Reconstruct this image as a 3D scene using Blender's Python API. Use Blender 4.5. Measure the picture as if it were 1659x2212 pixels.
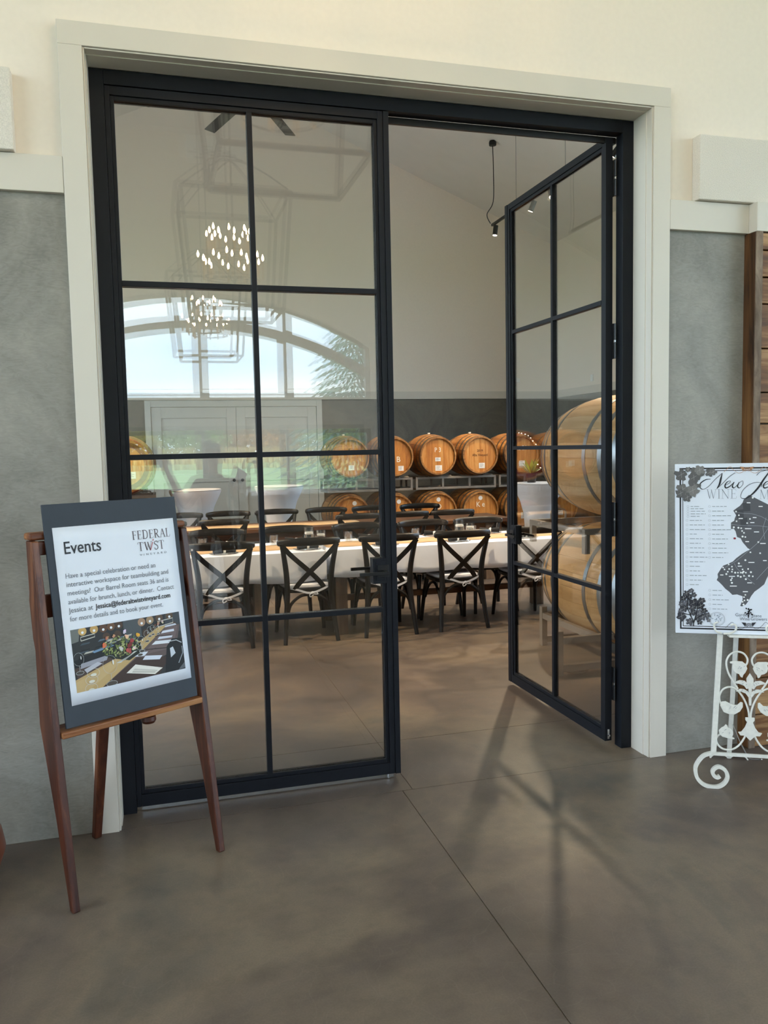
import bpy, math, random
from mathutils import Vector, Matrix
random.seed(7)
sc = bpy.context.scene
col = sc.collection
for o in list(bpy.data.objects): bpy.data.objects.remove(o)

# ------------------------------------------------------------------ camera
CAM = Vector((0.300016, -3.337939, 1.53)); FPX = 1747.226
CR = Vector((0.963101, -0.268361, -0.020484)); CU = Vector((0.041172, 0.071692, 0.996577)); CF = Vector((0.265974, 0.960647, -0.080096))
cd = bpy.data.cameras.new('camera'); cam = bpy.data.objects.new('camera', cd); col.objects.link(cam)
cd.sensor_fit = 'HORIZONTAL'; cd.sensor_width = 36.0; cd.lens = FPX * 36.0 / 1659.0; cd.clip_start = 0.02; cd.clip_end = 600
cam.matrix_world = Matrix(((CR.x, CU.x, -CF.x, CAM.x), (CR.y, CU.y, -CF.y, CAM.y), (CR.z, CU.z, -CF.z, CAM.z), (0, 0, 0, 1)))
sc.camera = cam

# ------------------------------------------------------------------ sky and daylight
SKY = 6.0
w = bpy.data.worlds.new('overcast_sky'); sc.world = w; w.use_nodes = True
nt = w.node_tree; nt.nodes.clear()
wo = nt.nodes.new('ShaderNodeOutputWorld'); bg = nt.nodes.new('ShaderNodeBackground')
tc = nt.nodes.new('ShaderNodeTexCoord'); mp = nt.nodes.new('ShaderNodeMapping'); nz = nt.nodes.new('ShaderNodeTexNoise'); rp = nt.nodes.new('ShaderNodeValToRGB')
mp.inputs['Scale'].default_value = (1.2, 1.2, 5.0); nz.inputs['Scale'].default_value = 1.6; nz.inputs['Detail'].default_value = 3
rp.color_ramp.elements[0].position = .36; rp.color_ramp.elements[0].color = (.36, .59, .86, 1)
rp.color_ramp.elements[1].position = .62; rp.color_ramp.elements[1].color = (.84, .93, 1.0, 1)
nt.links.new(tc.outputs['Generated'], mp.inputs['Vector']); nt.links.new(mp.outputs['Vector'], nz.inputs['Vector'])
nt.links.new(nz.outputs['Fac'], rp.inputs['Fac']); nt.links.new(rp.outputs['Color'], bg.inputs['Color'])
bg.inputs['Strength'].default_value = SKY; nt.links.new(bg.outputs['Background'], wo.inputs['Surface'])

def portal(name, loc, size, direction):
    l = bpy.data.lights.new(name, 'AREA'); l.shape = 'RECTANGLE'; l.size, l.size_y = size
    l.cycles.is_portal = True
    o = bpy.data.objects.new(name, l); col.objects.link(o); o.location = loc
    o.rotation_euler = Vector(direction).to_track_quat('-Z', 'Y').to_euler()
    return o
REAR = -11.394          # lobby window wall
WCX = 1.16              # its centre line
portal('rear_window_daylight', (WCX, REAR + .02, 2.5), (6.3, 3.8), (0, 1, 0))
portal('lobby_side_daylight', (-6.48, -6.0, 3.1), (9.6, 5.4), (1, 0, 0))  # sampling portal for the added side windows
portal('lobby_far_daylight', (9.48, -6.0, 3.1), (9.6, 5.4), (-1, 0, 0))  # the same for the added windows opposite
portal('barrel_room_daylight', (-5.18, 5.6, 2.95), (9.4, 3.3), (1, 0, 0))
portal('barrel_room_far_daylight', (7.78, 3.9, 3.35), (6.6, 3.3), (-1, 0, 0))  # portal of the added right-hand window bank

vs = sc.view_settings
vs.view_transform = 'Standard'; vs.look = 'None'; vs.gamma = 1.0; vs.use_curve_mapping = False; vs.exposure = 0.33
sc.cycles.max_bounces = 6; sc.cycles.diffuse_bounces = 4; sc.cycles.glossy_bounces = 3; sc.cycles.transparent_max_bounces = 20
sc.cycles.caustics_reflective = False; sc.cycles.caustics_refractive = False
sc.cycles.sample_clamp_indirect = 6.0; sc.cycles.use_light_tree = False

# ------------------------------------------------------------------ helpers
PI = math.pi
def lin(c):
    return tuple((x / 12.92 if x <= .04045 else ((x + .055) / 1.055) ** 2.4) for x in c)
def hx(s):
    return lin(tuple(int(s[i:i + 2], 16) / 255 for i in (0, 2, 4)))
def rgba(c): return (c[0], c[1], c[2], 1.0)

class MB:
    def __init__(s): s.v = []; s.f = []; s.c = None
    def add(s, vs_, fs):
        n = len(s.v); s.v += [tuple(p) for p in vs_]; s.f += [tuple(i + n for i in f) for f in fs]; return s
    def box(s, x0, x1, y0, y1, z0, z1):
        return s.add([(x0, y0, z0), (x1, y0, z0), (x1, y1, z0), (x0, y1, z0), (x0, y0, z1), (x1, y0, z1), (x1, y1, z1), (x0, y1, z1)],
                     [(0, 3, 2, 1), (4, 5, 6, 7), (0, 1, 5, 4), (1, 2, 6, 5), (2, 3, 7, 6), (3, 0, 4, 7)])
    def hexa(s, b, t):      # 4 bottom points, 4 top points
        return s.add(list(b) + list(t), [(0, 3, 2, 1), (4, 5, 6, 7), (0, 1, 5, 4), (1, 2, 6, 5), (2, 3, 7, 6), (3, 0, 4, 7)])
    def prism(s, poly, d):  # poly of 3D points, extruded along vector d
        n = len(poly); d = Vector(d)
        return s.add([Vector(p) for p in poly] + [Vector(p) + d for p in poly],
                     [tuple(range(n - 1, -1, -1)), tuple(range(n, 2 * n))] + [(i, (i + 1) % n, (i + 1) % n + n, i + n) for i in range(n)])
    def tube(s, pts, r, n=8, cap=True, closed=False):
        pts = [Vector(p) for p in pts]; m = len(pts); rs = r if isinstance(r, (list, tuple)) else [r] * m
        rings = []; up = None
        for i, p in enumerate(pts):
            if closed: t = pts[(i + 1) % m] - pts[i - 1]
            else: t = pts[min(i + 1, m - 1)] - pts[max(i - 1, 0)]
            t.normalize()
            if up is None:
                up = Vector((0, 0, 1)) if abs(t.z) < .9 else Vector((1, 0, 0))
            a = t.cross(up)
            if a.length < 1e-6: a = t.orthogonal()
            a.normalize(); b = a.cross(t); b.normalize(); up = b
            rings.append([p + rs[i] * (math.cos(2 * PI * k / n) * a + math.sin(2 * PI * k / n) * b) for k in range(n)])
        vs_ = [q for rg in rings for q in rg]; fs = []
        for i in range(m if closed else m - 1):
            j = (i + 1) % m
            for k in range(n): fs.append((i * n + k, i * n + (k + 1) % n, j * n + (k + 1) % n, j * n + k))
        if cap and not closed: fs += [tuple(range(n - 1, -1, -1)), tuple(range((m - 1) * n, m * n))]
        return s.add(vs_, fs)
    def bar(s, pts, wd, th, side):  # flat bar swept along pts: wd along 'side' vector, th across
        pts = [Vector(p) for p in pts]; m = len(pts); vs_ = []; side = Vector(side).normalized()
        for i, p in enumerate(pts):
            t = (pts[min(i + 1, m - 1)] - pts[max(i - 1, 0)]).normalized()
            a = side; b = t.cross(a)
            if b.length < 1e-6: b = t.orthogonal()
            b.normalize(); a2 = b.cross(t).normalized()
            w_ = wd[i] if isinstance(wd, (list, tuple)) else wd; h_ = th[i] if isinstance(th, (list, tuple)) else th
            for (sa, sb) in ((-1, -1), (1, -1), (1, 1), (-1, 1)): vs_.append(p + a2 * sa * w_ / 2 + b * sb * h_ / 2)
        fs = [(3, 2, 1, 0), tuple(range((m - 1) * 4, m * 4))]
        for i in range(m - 1):
            for k in range(4): fs.append((i * 4 + k, i * 4 + (k + 1) % 4, (i + 1) * 4 + (k + 1) % 4, (i + 1) * 4 + k))
        return s.add(vs_, fs)
    def oval(s, pts, hs, ts, n=12):   # rounded bar: height hs (world z), thickness ts, domed ends
        pts = [Vector(p) for p in pts]; m = len(pts); rows = []
        for i in range(m):
            t = (pts[min(i + 1, m - 1)] - pts[max(i - 1, 0)]).normalized(); b = t.cross(Vector((0, 0, 1))).normalized(); rows.append((pts[i], t, b, hs[i] / 2, ts / 2))
        ext = [(rows[0][0] - rows[0][1] * .014, .35), (rows[0][0] - rows[0][1] * .010, .72)]; end = [(rows[-1][0] + rows[-1][1] * .010, .72), (rows[-1][0] + rows[-1][1] * .014, .35)]
        allr = [(p, rows[0][2], rows[0][3] * k, rows[0][4] * k) for p, k in ext] + [(p, b, h, th) for p, t, b, h, th in rows] + [(p, rows[-1][2], rows[-1][3] * k, rows[-1][4] * k) for p, k in end]
        vs_ = []
        for p, b, h, th in allr:
            for k in range(n):
                a = 2 * PI * k / n; c_, s_ = math.cos(a), math.sin(a); vs_.append(p + b * th * math.copysign(abs(c_) ** .7, c_) + Vector((0, 0, h * math.copysign(abs(s_) ** .7, s_))))
        q_ = len(allr); return s.add(vs_, [(i * n + k, i * n + (k + 1) % n, (i + 1) * n + (k + 1) % n, (i + 1) * n + k) for i in range(q_ - 1) for k in range(n)] + [tuple(range(n - 1, -1, -1)), tuple(range((q_ - 1) * n, q_ * n))])
    def lathe(s, prof, n=24, o=(0, 0, 0), ax='z', caps=True):
        vs_ = []
        for (r_, z) in prof:
            for k in range(n):
                a = 2 * PI * k / n; x, y = r_ * math.cos(a), r_ * math.sin(a)
                p = (x, y, z) if ax == 'z' else ((x, z, y) if ax == 'y' else (z, x, y))
                vs_.append((p[0] + o[0], p[1] + o[1], p[2] + o[2]))
        m = len(prof); fs = []
        for i in range(m - 1):
            for k in range(n): fs.append((i * n + k, i * n + (k + 1) % n, (i + 1) * n + (k + 1) % n, (i + 1) * n + k))
        if caps:
            if prof[0][0] > 1e-5: fs.append(tuple(range(n - 1, -1, -1)))
            if prof[-1][0] > 1e-5: fs.append(tuple(range((m - 1) * n, m * n)))
        return s.add(vs_, fs)
    def ball(s, c, r, n=10, m=6, sq=(1, 1, 1)):
        vs_ = []; fs = []
        for i in range(m + 1):
            t = PI * i / m
            for k in range(n):
                a = 2 * PI * k / n
                vs_.append((c[0] + sq[0] * r * math.sin(t) * math.cos(a), c[1] + sq[1] * r * math.sin(t) * math.sin(a), c[2] + sq[2] * r * math.cos(t)))
        for i in range(m):
            for k in range(n): fs.append((i * n + k, (i + 1) * n + k, (i + 1) * n + (k + 1) % n, i * n + (k + 1) % n))
        return s.add(vs_, fs)
    def xf(s, M):
        s.v = [tuple(M @ Vector(p)) for p in s.v]; return s
    def mesh(s, name):
        me = bpy.data.meshes.new(name); me.from_pydata(s.v, [], s.f); me.validate(); me.update(); return me
    def build(s, name, mat, parent=None, smooth=False, bevel=0.0, ang=35):
        me = s.mesh(name); me.materials.append(mat)
        import bmesh
        bm = bmesh.new(); bm.from_mesh(me); bmesh.ops.remove_doubles(bm, verts=bm.verts, dist=1e-6); bmesh.ops.recalc_face_normals(bm, faces=bm.faces); bm.to_mesh(me); bm.free()
        if smooth:
            for p in me.polygons: p.use_smooth = True
            me.set_sharp_from_angle(angle=math.radians(ang))
        return link(name, me, parent, bevel)

def link(name, me, parent=None, bevel=0.0):
    o = bpy.data.objects.new(name, me); col.objects.link(o)
    if parent is not None: o.parent = parent
    if bevel:
        b = o.modifiers.new('bevel', 'BEVEL'); b.width = bevel; b.segments = 2; b.limit_method = 'ANGLE'; b.angle_limit = math.radians(40)
    return o
def empty(name, loc=(0, 0, 0), rz=0.0, parent=None):
    o = bpy.data.objects.new(name, None); col.objects.link(o); o.location = loc; o.rotation_euler = (0, 0, rz); o.empty_display_size = .1
    if parent is not None: o.parent = parent
    return o
def tag(o, label=None, cat=None, group=None, kind=None):
    if label: o['label'] = label
    if cat: o['category'] = cat
    if group: o['group'] = group
    if kind: o['kind'] = kind
    return o
def copy_tree(o, parent=None):
    c = o.copy(); col.objects.link(c)
    if parent is not None: c.parent = parent
    for ch in list(o.children): copy_tree(ch, c)
    return c
def crv(pts, n=8, closed=False):   # Catmull-Rom
    pts = [Vector(p) for p in pts]; m = len(pts); out = []
    for i in range(m if closed else m - 1):
        g = lambda k: pts[k % m] if closed else pts[max(0, min(m - 1, k))]
        a, b, c, d = g(i - 1), g(i), g(i + 1), g(i + 2)
        for j in range(n):
            t = j / n
            out.append(.5 * ((2 * b) + (c - a) * t + (2 * a - 5 * b + 4 * c - d) * t * t + (3 * b - a - 3 * c + d) * t ** 3))
    if not closed: out.append(pts[-1])
    return out

# ------------------------------------------------------------------ materials
def newmat(name):
    m = bpy.data.materials.new(name); m.use_nodes = True; t = m.node_tree; t.nodes.clear()
    out = t.nodes.new('ShaderNodeOutputMaterial'); b = t.nodes.new('ShaderNodeBsdfPrincipled'); t.links.new(b.outputs[0], out.inputs[0])
    return m, t, b
def N(t, k, **kw):
    n = t.nodes.new(k)
    for a, v in kw.items():
        if a in n.inputs: n.inputs[a].default_value = v
        else: setattr(n, a, v)
    return n
def coords(t, scale=(1, 1, 1), rnd=True, space='Object'):
    tcn = N(t, 'ShaderNodeTexCoord'); mpn = N(t, 'ShaderNodeMapping'); mpn.inputs['Scale'].default_value = scale
    t.links.new(tcn.outputs[space], mpn.inputs['Vector'])
    if rnd:
        oi = N(t, 'ShaderNodeObjectInfo'); mul = N(t, 'ShaderNodeMath', operation='MULTIPLY'); mul.inputs[1].default_value = 37.0
        t.links.new(oi.outputs['Random'], mul.inputs[0]); t.links.new(mul.outputs[0], mpn.inputs['Location'])
    return mpn.outputs['Vector']
def ramp(t, fac, stops):
    r_ = N(t, 'ShaderNodeValToRGB'); e = r_.color_ramp.elements
    while len(e) < len(stops): e.new(.5)
    for el, (p, c) in zip(e, stops): el.position = p; el.color = rgba(c)
    t.links.new(fac, r_.inputs[0]); return r_.outputs[0]
def bump(t, b, h, strength=.3, dist=.01):
    bn = N(t, 'ShaderNodeBump'); bn.inputs['Strength'].default_value = strength; bn.inputs['Distance'].default_value = dist
    t.links.new(h, bn.inputs['Height']); t.links.new(bn.outputs[0], b.inputs['Normal'])
def plain(name, c, rough=.5, metal=0.0, spec=.5, var=.06, scale=6.0, bmp=0.0):
    m, t, b = newmat(name); b.inputs['Roughness'].default_value = rough; b.inputs['Metallic'].default_value = metal; b.inputs['Specular IOR Level'].default_value = spec
    v = coords(t); n = N(t, 'ShaderNodeTexNoise', Scale=scale, Detail=1.0); t.links.new(v, n.inputs['Vector'])
    lo = tuple(x * (1 - var) for x in c); hi = tuple(min(1, x * (1 + var)) for x in c)
    t.links.new(ramp(t, n.outputs['Fac'], [(.3, lo), (.7, hi)]), b.inputs['Base Color'])
    if bmp: bump(t, b, n.outputs['Fac'], bmp, .004)
    return m
def wood(name, dark, mid, light, axis='x', rough=.45, scale=1.0, stretch=14.0, bmp=.25, spec=.4):
    m, t, b = newmat(name); b.inputs['Roughness'].default_value = rough; b.inputs['Specular IOR Level'].default_value = spec
    sc_ = {'x': (1, stretch, stretch), 'y': (stretch, 1, stretch), 'z': (stretch, stretch, 1)}[axis]
    v = coords(t, tuple(s_ * scale for s_ in sc_))
    n1 = N(t, 'ShaderNodeTexNoise', Scale=1.6, Detail=5.0, Roughness=.65, Distortion=.6); t.links.new(v, n1.inputs['Vector'])
    v2 = coords(t, tuple(s_ * scale * .25 for s_ in sc_)); n2 = N(t, 'ShaderNodeTexNoise', Scale=1.4, Detail=1.0, Distortion=1.2); t.links.new(v2, n2.inputs['Vector'])
    mx = N(t, 'ShaderNodeMath', operation='MULTIPLY_ADD'); mx.inputs[1].default_value = .6; t.links.new(n1.outputs['Fac'], mx.inputs[0])
    m2 = N(t, 'ShaderNodeMath', operation='MULTIPLY'); m2.inputs[1].default_value = .4; t.links.new(n2.outputs['Fac'], m2.inputs[0]); t.links.new(m2.outputs[0], mx.inputs[2])
    t.links.new(ramp(t, mx.outputs[0], [(.34, dark), (.5, mid), (.64, light)]), b.inputs['Base Color'])
    bump(t, b, n1.outputs['Fac'], bmp, .003)
    return m
def emis(name, c, s):
    m, t, b = newmat(name); b.inputs['Base Color'].default_value = rgba(c); b.inputs['Emission Color'].default_value = rgba(c); b.inputs['Emission Strength'].default_value = s
    return m
def glass(name, tint=(.95, .97, .96), r0=.042, rough=0.0):
    m = bpy.data.materials.new(name); m.use_nodes = True; t = m.node_tree; t.nodes.clear()
    out = N(t, 'ShaderNodeOutputMaterial'); mix = N(t, 'ShaderNodeMixShader'); tr = N(t, 'ShaderNodeBsdfTransparent'); gl = N(t, 'ShaderNodeBsdfGlossy')
    tr.inputs[0].default_value = rgba(tint); gl.inputs['Roughness'].default_value = rough; gl.inputs[0].default_value = (1, 1, 1, 1)
    lw = N(t, 'ShaderNodeLayerWeight', Blend=.5); p = N(t, 'ShaderNodeMath', operation='POWER'); p.inputs[1].default_value = 5.0
    ma = N(t, 'ShaderNodeMath', operation='MULTIPLY_ADD'); ma.inputs[1].default_value = 1 - r0; ma.inputs[2].default_value = r0
    t.links.new(lw.outputs['Facing'], p.inputs[0]); t.links.new(p.outputs[0], ma.inputs[0]); t.links.new(ma.outputs[0], mix.inputs[0])
    t.links.new(tr.outputs[0], mix.inputs[1]); t.links.new(gl.outputs[0], mix.inputs[2]); t.links.new(mix.outputs[0], out.inputs[0])
    return m
def concrete_floor():
    m, t, b = newmat('polished_concrete'); v = coords(t, rnd=False, space='Object')
    n1 = N(t, 'ShaderNodeTexNoise', Scale=.75, Detail=5.0, Roughness=.62, Distortion=.4); n2 = N(t, 'ShaderNodeTexNoise', Scale=9.0, Detail=4.0, Roughness=.7); n3 = N(t, 'ShaderNodeTexVoronoi', Scale=9.0, feature='DISTANCE_TO_EDGE')
    nd = N(t, 'ShaderNodeTexNoise', Scale=3.0, Detail=2.0); n4 = N(t, 'ShaderNodeTexNoise', Scale=160.0, Detail=0.0)
    for n in (n1, n2, nd, n4): t.links.new(v, n.inputs['Vector'])
    add = N(t, 'ShaderNodeMixRGB', blend_type='MIX'); add.inputs[0].default_value = .25; t.links.new(v, add.inputs[1]); t.links.new(nd.outputs['Color'], add.inputs[2]); t.links.new(add.outputs[0], n3.inputs['Vector'])
    base = ramp(t, n1.outputs['Fac'], [(.3, hx('4d4540')), (.46, hx('675a51')), (.58, hx('80705f')), (.72, hx('5a5650'))])
    fine = ramp(t, n2.outputs['Fac'], [(.3, (.72, .72, .72)), (.55, (1, 1, 1)), (.8, (1.0, 1.0, 1.0))])
    mu = N(t, 'ShaderNodeMixRGB', blend_type='MULTIPLY'); mu.inputs[0].default_value = .7; t.links.new(base, mu.inputs[1]); t.links.new(fine, mu.inputs[2])
    ck = ramp(t, n3.outputs['Distance'], [(.0, (1, 1, 1)), (.012, (0, 0, 0))])
    lt = N(t, 'ShaderNodeMixRGB', blend_type='MIX'); lt.inputs[2].default_value = rgba(hx('a89c8d'))
    cm = N(t, 'ShaderNodeMath', operation='MULTIPLY'); cm.inputs[1].default_value = .07; t.links.new(ck, cm.inputs[0]); t.links.new(cm.outputs[0], lt.inputs[0]); t.links.new(mu.outputs[0], lt.inputs[1])
    sp = ramp(t, n4.outputs['Fac'], [(.35, (.9, .9, .9)), (.65, (1, 1, 1))]); m3 = N(t, 'ShaderNodeMixRGB', blend_type='MULTIPLY'); m3.inputs[0].default_value = .8
    t.links.new(lt.outputs[0], m3.inputs[1]); t.links.new(sp, m3.inputs[2]); t.links.new(m3.outputs[0], b.inputs['Base Color'])
    rr = N(t, 'ShaderNodeMapRange'); rr.inputs[3].default_value = .28; rr.inputs[4].default_value = .46; t.links.new(n2.outputs['Fac'], rr.inputs[0]); t.links.new(rr.outputs[0], b.inputs['Roughness'])
    b.inputs['Specular IOR Level'].default_value = .45; bump(t, b, n2.outputs['Fac'], .04, .003)
    return m
def plaster(name, a, b_, c, rough=.5):
    m, t, b = newmat(name); b.inputs['Roughness'].default_value = rough; b.inputs['Specular IOR Level'].default_value = .4
    v = coords(t, rnd=False); n1 = N(t, 'ShaderNodeTexNoise', Scale=1.7, Detail=5.0, Roughness=.65, Distortion=1.6); t.links.new(v, n1.inputs['Vector'])
    v2 = coords(t, (1, 1, 3.0), rnd=False); n2 = N(t, 'ShaderNodeTexNoise', Scale=14.0, Detail=3.0, Distortion=3.5); t.links.new(v2, n2.inputs['Vector'])
    ma = N(t, 'ShaderNodeMath', operation='MULTIPLY_ADD'); ma.inputs[1].default_value = .3; t.links.new(n2.outputs['Fac'], ma.inputs[0])
    m2 = N(t, 'ShaderNodeMath', operation='MULTIPLY'); m2.inputs[1].default_value = .7; t.links.new(n1.outputs['Fac'], m2.inputs[0]); t.links.new(m2.outputs[0], ma.inputs[2])
    t.links.new(ramp(t, ma.outputs[0], [(.34, a), (.5, b_), (.66, c)]), b.inputs['Base Color']); bump(t, b, n2.outputs['Fac'], .05, .004)
    return m
def colattr(name, rough=.6):
    m, t, b = newmat(name); b.inputs['Roughness'].default_value = rough; a = N(t, 'ShaderNodeVertexColor'); a.layer_name = 'ink'
    t.links.new(a.outputs['Color'], b.inputs['Base Color']); b.inputs['Specular IOR Level'].default_value = .3
    return m

M = {}
M['floor'] = concrete_floor()
M['floorjoint'] = plain('joint_filler', hx('7a6f62'), .8)
M['wallwhite'] = plain('warm_white_paint', hx('ebdfd1'), .75, spec=.25, var=.012, scale=40, bmp=.03)
M['ceiling'] = plain('ceiling_paint', hx('e6e0d8'), .85, spec=.2, var=.015, scale=3)
M['trim'] = plain('greige_trim_paint', hx('d5ccbf'), .45, spec=.4, var=.012, scale=5)
M['wains'] = plaster('grey_plaster', hx('7a766e'), hx('8d8880'), hx('9d978d'))
M['wainsdark'] = plaster('dark_grey_plaster', hx('5e584f'), hx('6a6459'), hx('766f62'))
M['panel'] = plain('textured_acoustic_fabric', hx('dfd6cb'), .9, spec=.1, var=.08, scale=260, bmp=.5)
M['black'] = plain('black_powder_coat', hx('15171d'), .5, spec=.22, var=.05, scale=30)
M['blackhw'] = plain('black_hardware', hx('121214'), .35, spec=.5)
M['steel'] = plain('bright_steel', hx('c9ccd0'), .25, metal=1.0)
M['glass'] = glass('door_glass', (.978, .980, .974), .044)
M['winglass'] = glass('window_glass', (.97, .985, .985), .03)
M['tumbler'] = glass('clear_glassware', (.96, .97, .97), .09)
M['easel'] = wood('dark_walnut', hx('2c140d'), hx('4d2618'), hx('7a4a2e'), 'z', .4, 1.5, 12)
M['easelx'] = wood('worn_walnut', hx('5a2f1c'), hx('7f4c2c'), hx('b07d4f'), 'x', .45, 2.0, 14)
M['board'] = plain('charcoal_foam_board', hx('343b44'), .7, var=.03, scale=20)
M['paper'] = plain('poster_paper', hx('e4e8f2'), .55, var=.015, scale=9)
M['inkdark'] = plain('dark_ink', hx('1d1f26'), .6)
M['inkgrey'] = plain('grey_ink', hx('70747d'), .6)
M['inkplum'] = plain('plum_ink', hx('54454e'), .6)
M['inkred'] = plain('red_ink', hx('b0505a'), .6)
M['print'] = colattr('printed_colour', .5)
M['whiteiron'] = plain('chipped_white_iron', hx('e6e4dc'), .45, var=.05, scale=60)
M['chair'] = wood('blackened_oak', hx('060505'), hx('0f0d0b'), hx('251d16'), 'z', .42, 2.0, 16, .3, .35)
M['chairx'] = wood('blackened_oak_rail', hx('080605'), hx('14100d'), hx('32281e'), 'x', .4, 2.0, 16, .3, .38)
M['cushion'] = plain('white_seat_cotton', hx('dcdee6'), .9, spec=.1, var=.04, scale=30, bmp=.2)
M['cloth'] = plain('white_tablecloth', hx('e9edf7'), .85, spec=.15, var=.02, scale=12, bmp=.05)
M['kraft'] = plain('kraft_paper', hx('c4a27a'), .8, var=.06, scale=8)
M['tablewood'] = wood('brown_table_wood', hx('3a2418'), hx('5b3b27'), hx('7b5638'), 'x', .4, 1.0, 10)
M['legwood'] = wood('grey_brown_leg_wood', hx('4b3c31'), hx('6a5646'), hx('84705c'), 'z', .55, 1.2, 10)
M['napkin'] = plain('black_napkin', hx('0f0f12'), .85, var=.2, scale=40)
M['ring'] = plain('pale_napkin_ring', hx('e9e6e0'), .3)
M['oak'] = wood('barrel_oak', hx('6b4322'), hx('94622f'), hx('b5834a'), 'y', .5, 1.2, 10)
M['oakhead'] = wood('barrel_head_oak', hx('9a5a22'), hx('bd7a35'), hx('d39a55'), 'z', .5, 1.4, 9)
M['oakbig'] = wood('puncheon_oak', hx('a07a4c'), hx('c09866'), hx('d2b084'), 'y', .5, .9, 8)
M['hoop'] = plain('galvanised_hoop', hx('8d8f8e'), .38, metal=.85, var=.15, scale=10)
M['hoopdark'] = plain('brown_hoop', hx('6b5a48'), .45, metal=.6, var=.15, scale=10)
M['redpaint'] = plain('wine_red_paint', hx('7a1c20'), .5)
M['rack'] = plain('beige_steel_rack', hx('8f857a'), .45, metal=.3, var=.06, scale=10)
M['card'] = plain('white_label_card', hx('e8e2da'), .6)
M['bung'] = plain('silicone_bung', hx('d8d3c6'), .5)
M['spandex'] = plain('white_spandex', hx('dcdce2'), .7, spec=.2, var=.015, scale=5)
M['doorpaint'] = plain('pale_grey_door_paint', hx('c3c4be'), .5, var=.01, scale=4)
M['plank'] = wood('reclaimed_plank', hx('3f2612'), hx('7d532e'), hx('b58c5e'), 'x', .6, 1.2, 11, .8)
M['plankv'] = wood('reclaimed_post', hx('2e1a0c'), hx('5f3d1f'), hx('8a6238'), 'z', .55, 1.2, 10, .7)
M['plankedge'] = wood('weathered_plank_edge', hx('4a3a2e'), hx('7d6a5a'), hx('a08c78'), 'z', .8, 3.0, 3, .8)
M['terra'] = plain('terracotta_glaze', hx('6e3d2c'), .35, var=.15, scale=10)
M['winframe'] = plain('grey_window_frame', hx('8f8f8c'), .5)
M['candle'] = plain('ivory_candle_sleeve', hx('d8b684'), .5)
M['bulb'] = emis('warm_bulb', (1.0, .70, .36), 130.0)
M['lens'] = emis('track_lamp_lens', (1.0, .80, .55), 25.0)
M['lantern'] = plain('aged_iron', hx('35322f'), .5, metal=.5)
M['leaf'] = plain('plant_leaf', hx('4f7a34'), .5, var=.4, scale=9)
M['leafy'] = plain('yellow_green_leaf', hx('a3b23a'), .5, var=.3, scale=9)
M['grass'] = plain('lawn_grass', hx('a3bf7e'), .9, var=.25, scale=.3)
M['corn'] = plain('dry_corn', hx('f0d090'), .9, var=.25, scale=2)
M['foliage1'] = plain('autumn_green', hx('9fb673'), .8, var=.4, scale=.8)
M['foliage2'] = plain('autumn_gold', hx('d6c070'), .8, var=.4, scale=.8)
M['foliage3'] = plain('autumn_rust', hx('bd8550'), .8, var=.4, scale=.8)
M['spruce'] = plain('blue_spruce', hx('7fa598'), .8, var=.35, scale=2)
M['bark'] = plain('tree_bark', hx('5a4838'), .9, var=.3, scale=8)
M['bartop'] = plain('dark_bar_counter', hx('2b2a2a'), .2, var=.1, scale=5)
M['barfront'] = plain('grey_bar_front', hx('8b8a84'), .5)
M['skin'] = plain('skin', hx('b98a6e'), .5)
M['shirt'] = plain('grey_shirt', hx('77756f'), .9, var=.05)
M['trouser'] = plain('dark_trousers', hx('2c2e36'), .9)
M['hair'] = plain('dark_hair', hx('2a2320'), .6, var=.2, scale=40)
M['wire'] = plain('grey_cable', hx('6a6a6a'), .5)
M['vent'] = plain('white_vent_plastic', hx('e8e8e6'), .5)
M['fan'] = plain('dark_fan_blade', hx('2a2521'), .5)

# ================================================================== SETTING
def struct(o, label, cat): return tag(o, label, cat, kind='structure')
# ---- floor: base plus separate slabs with saw-cut joints
fl = MB().box(-6.7, 9.7, -11.6, 11.4, -.20, -.003).build('floor', M['floorjoint']); struct(fl, 'polished brown grey concrete floor with saw-cut joints', 'floor')
def slab(x0, x1, y0, y1):
    g = .002
    MB().box(x0 + g, x1 - g, y0 + g, y1 - g, -.003, 0).build('slab', M['floor'], fl)
for ya, yb in ((-11.6, -6.2), (-6.2, .018)):
    for xa, xb in ((-6.7, -3.3), (-3.3, 1.288), (1.288, 5.9), (5.9, 9.7)): slab(xa, xb, ya, yb)
for ya, yb in ((.018, .62), (.62, 4.45), (4.45, 11.4)):
    for xa, xb in ((-5.4, -3.2), (-3.2, 1.335), (1.335, 5.9), (5.9, 8.0)): slab(xa, xb, ya, yb)

# ---- wall between lobby and barrel room
OX0, OX1, OZ = .093, 2.534, 3.046
wf = MB().box(-6.6, OX0, .035, .26, 0, 8.1).box(OX1, 9.6, .035, .26, 0, 8.1).box(OX0, OX1, .035, .26, OZ, 8.1).build('wall_front', M['wallwhite'])
struct(wf, 'warm white painted wall around the tall glass double door', 'wall')
MB().box(-6.5, .02, .027, .035, 0, 2.52).build('wainscot', M['wains'], wf)
MB().box(2.60, 9.5, .027, .035, 0, 2.52).build('wainscot', M['wains'], wf)
MB().box(-5.2, OX0 - .08, .26, .268, 0, 2.41).build('wainscot', M['wainsdark'], wf)
MB().box(OX1 + .08, 7.8, .26, .268, 0, 2.41).build('wainscot', M['wainsdark'], wf)
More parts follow.
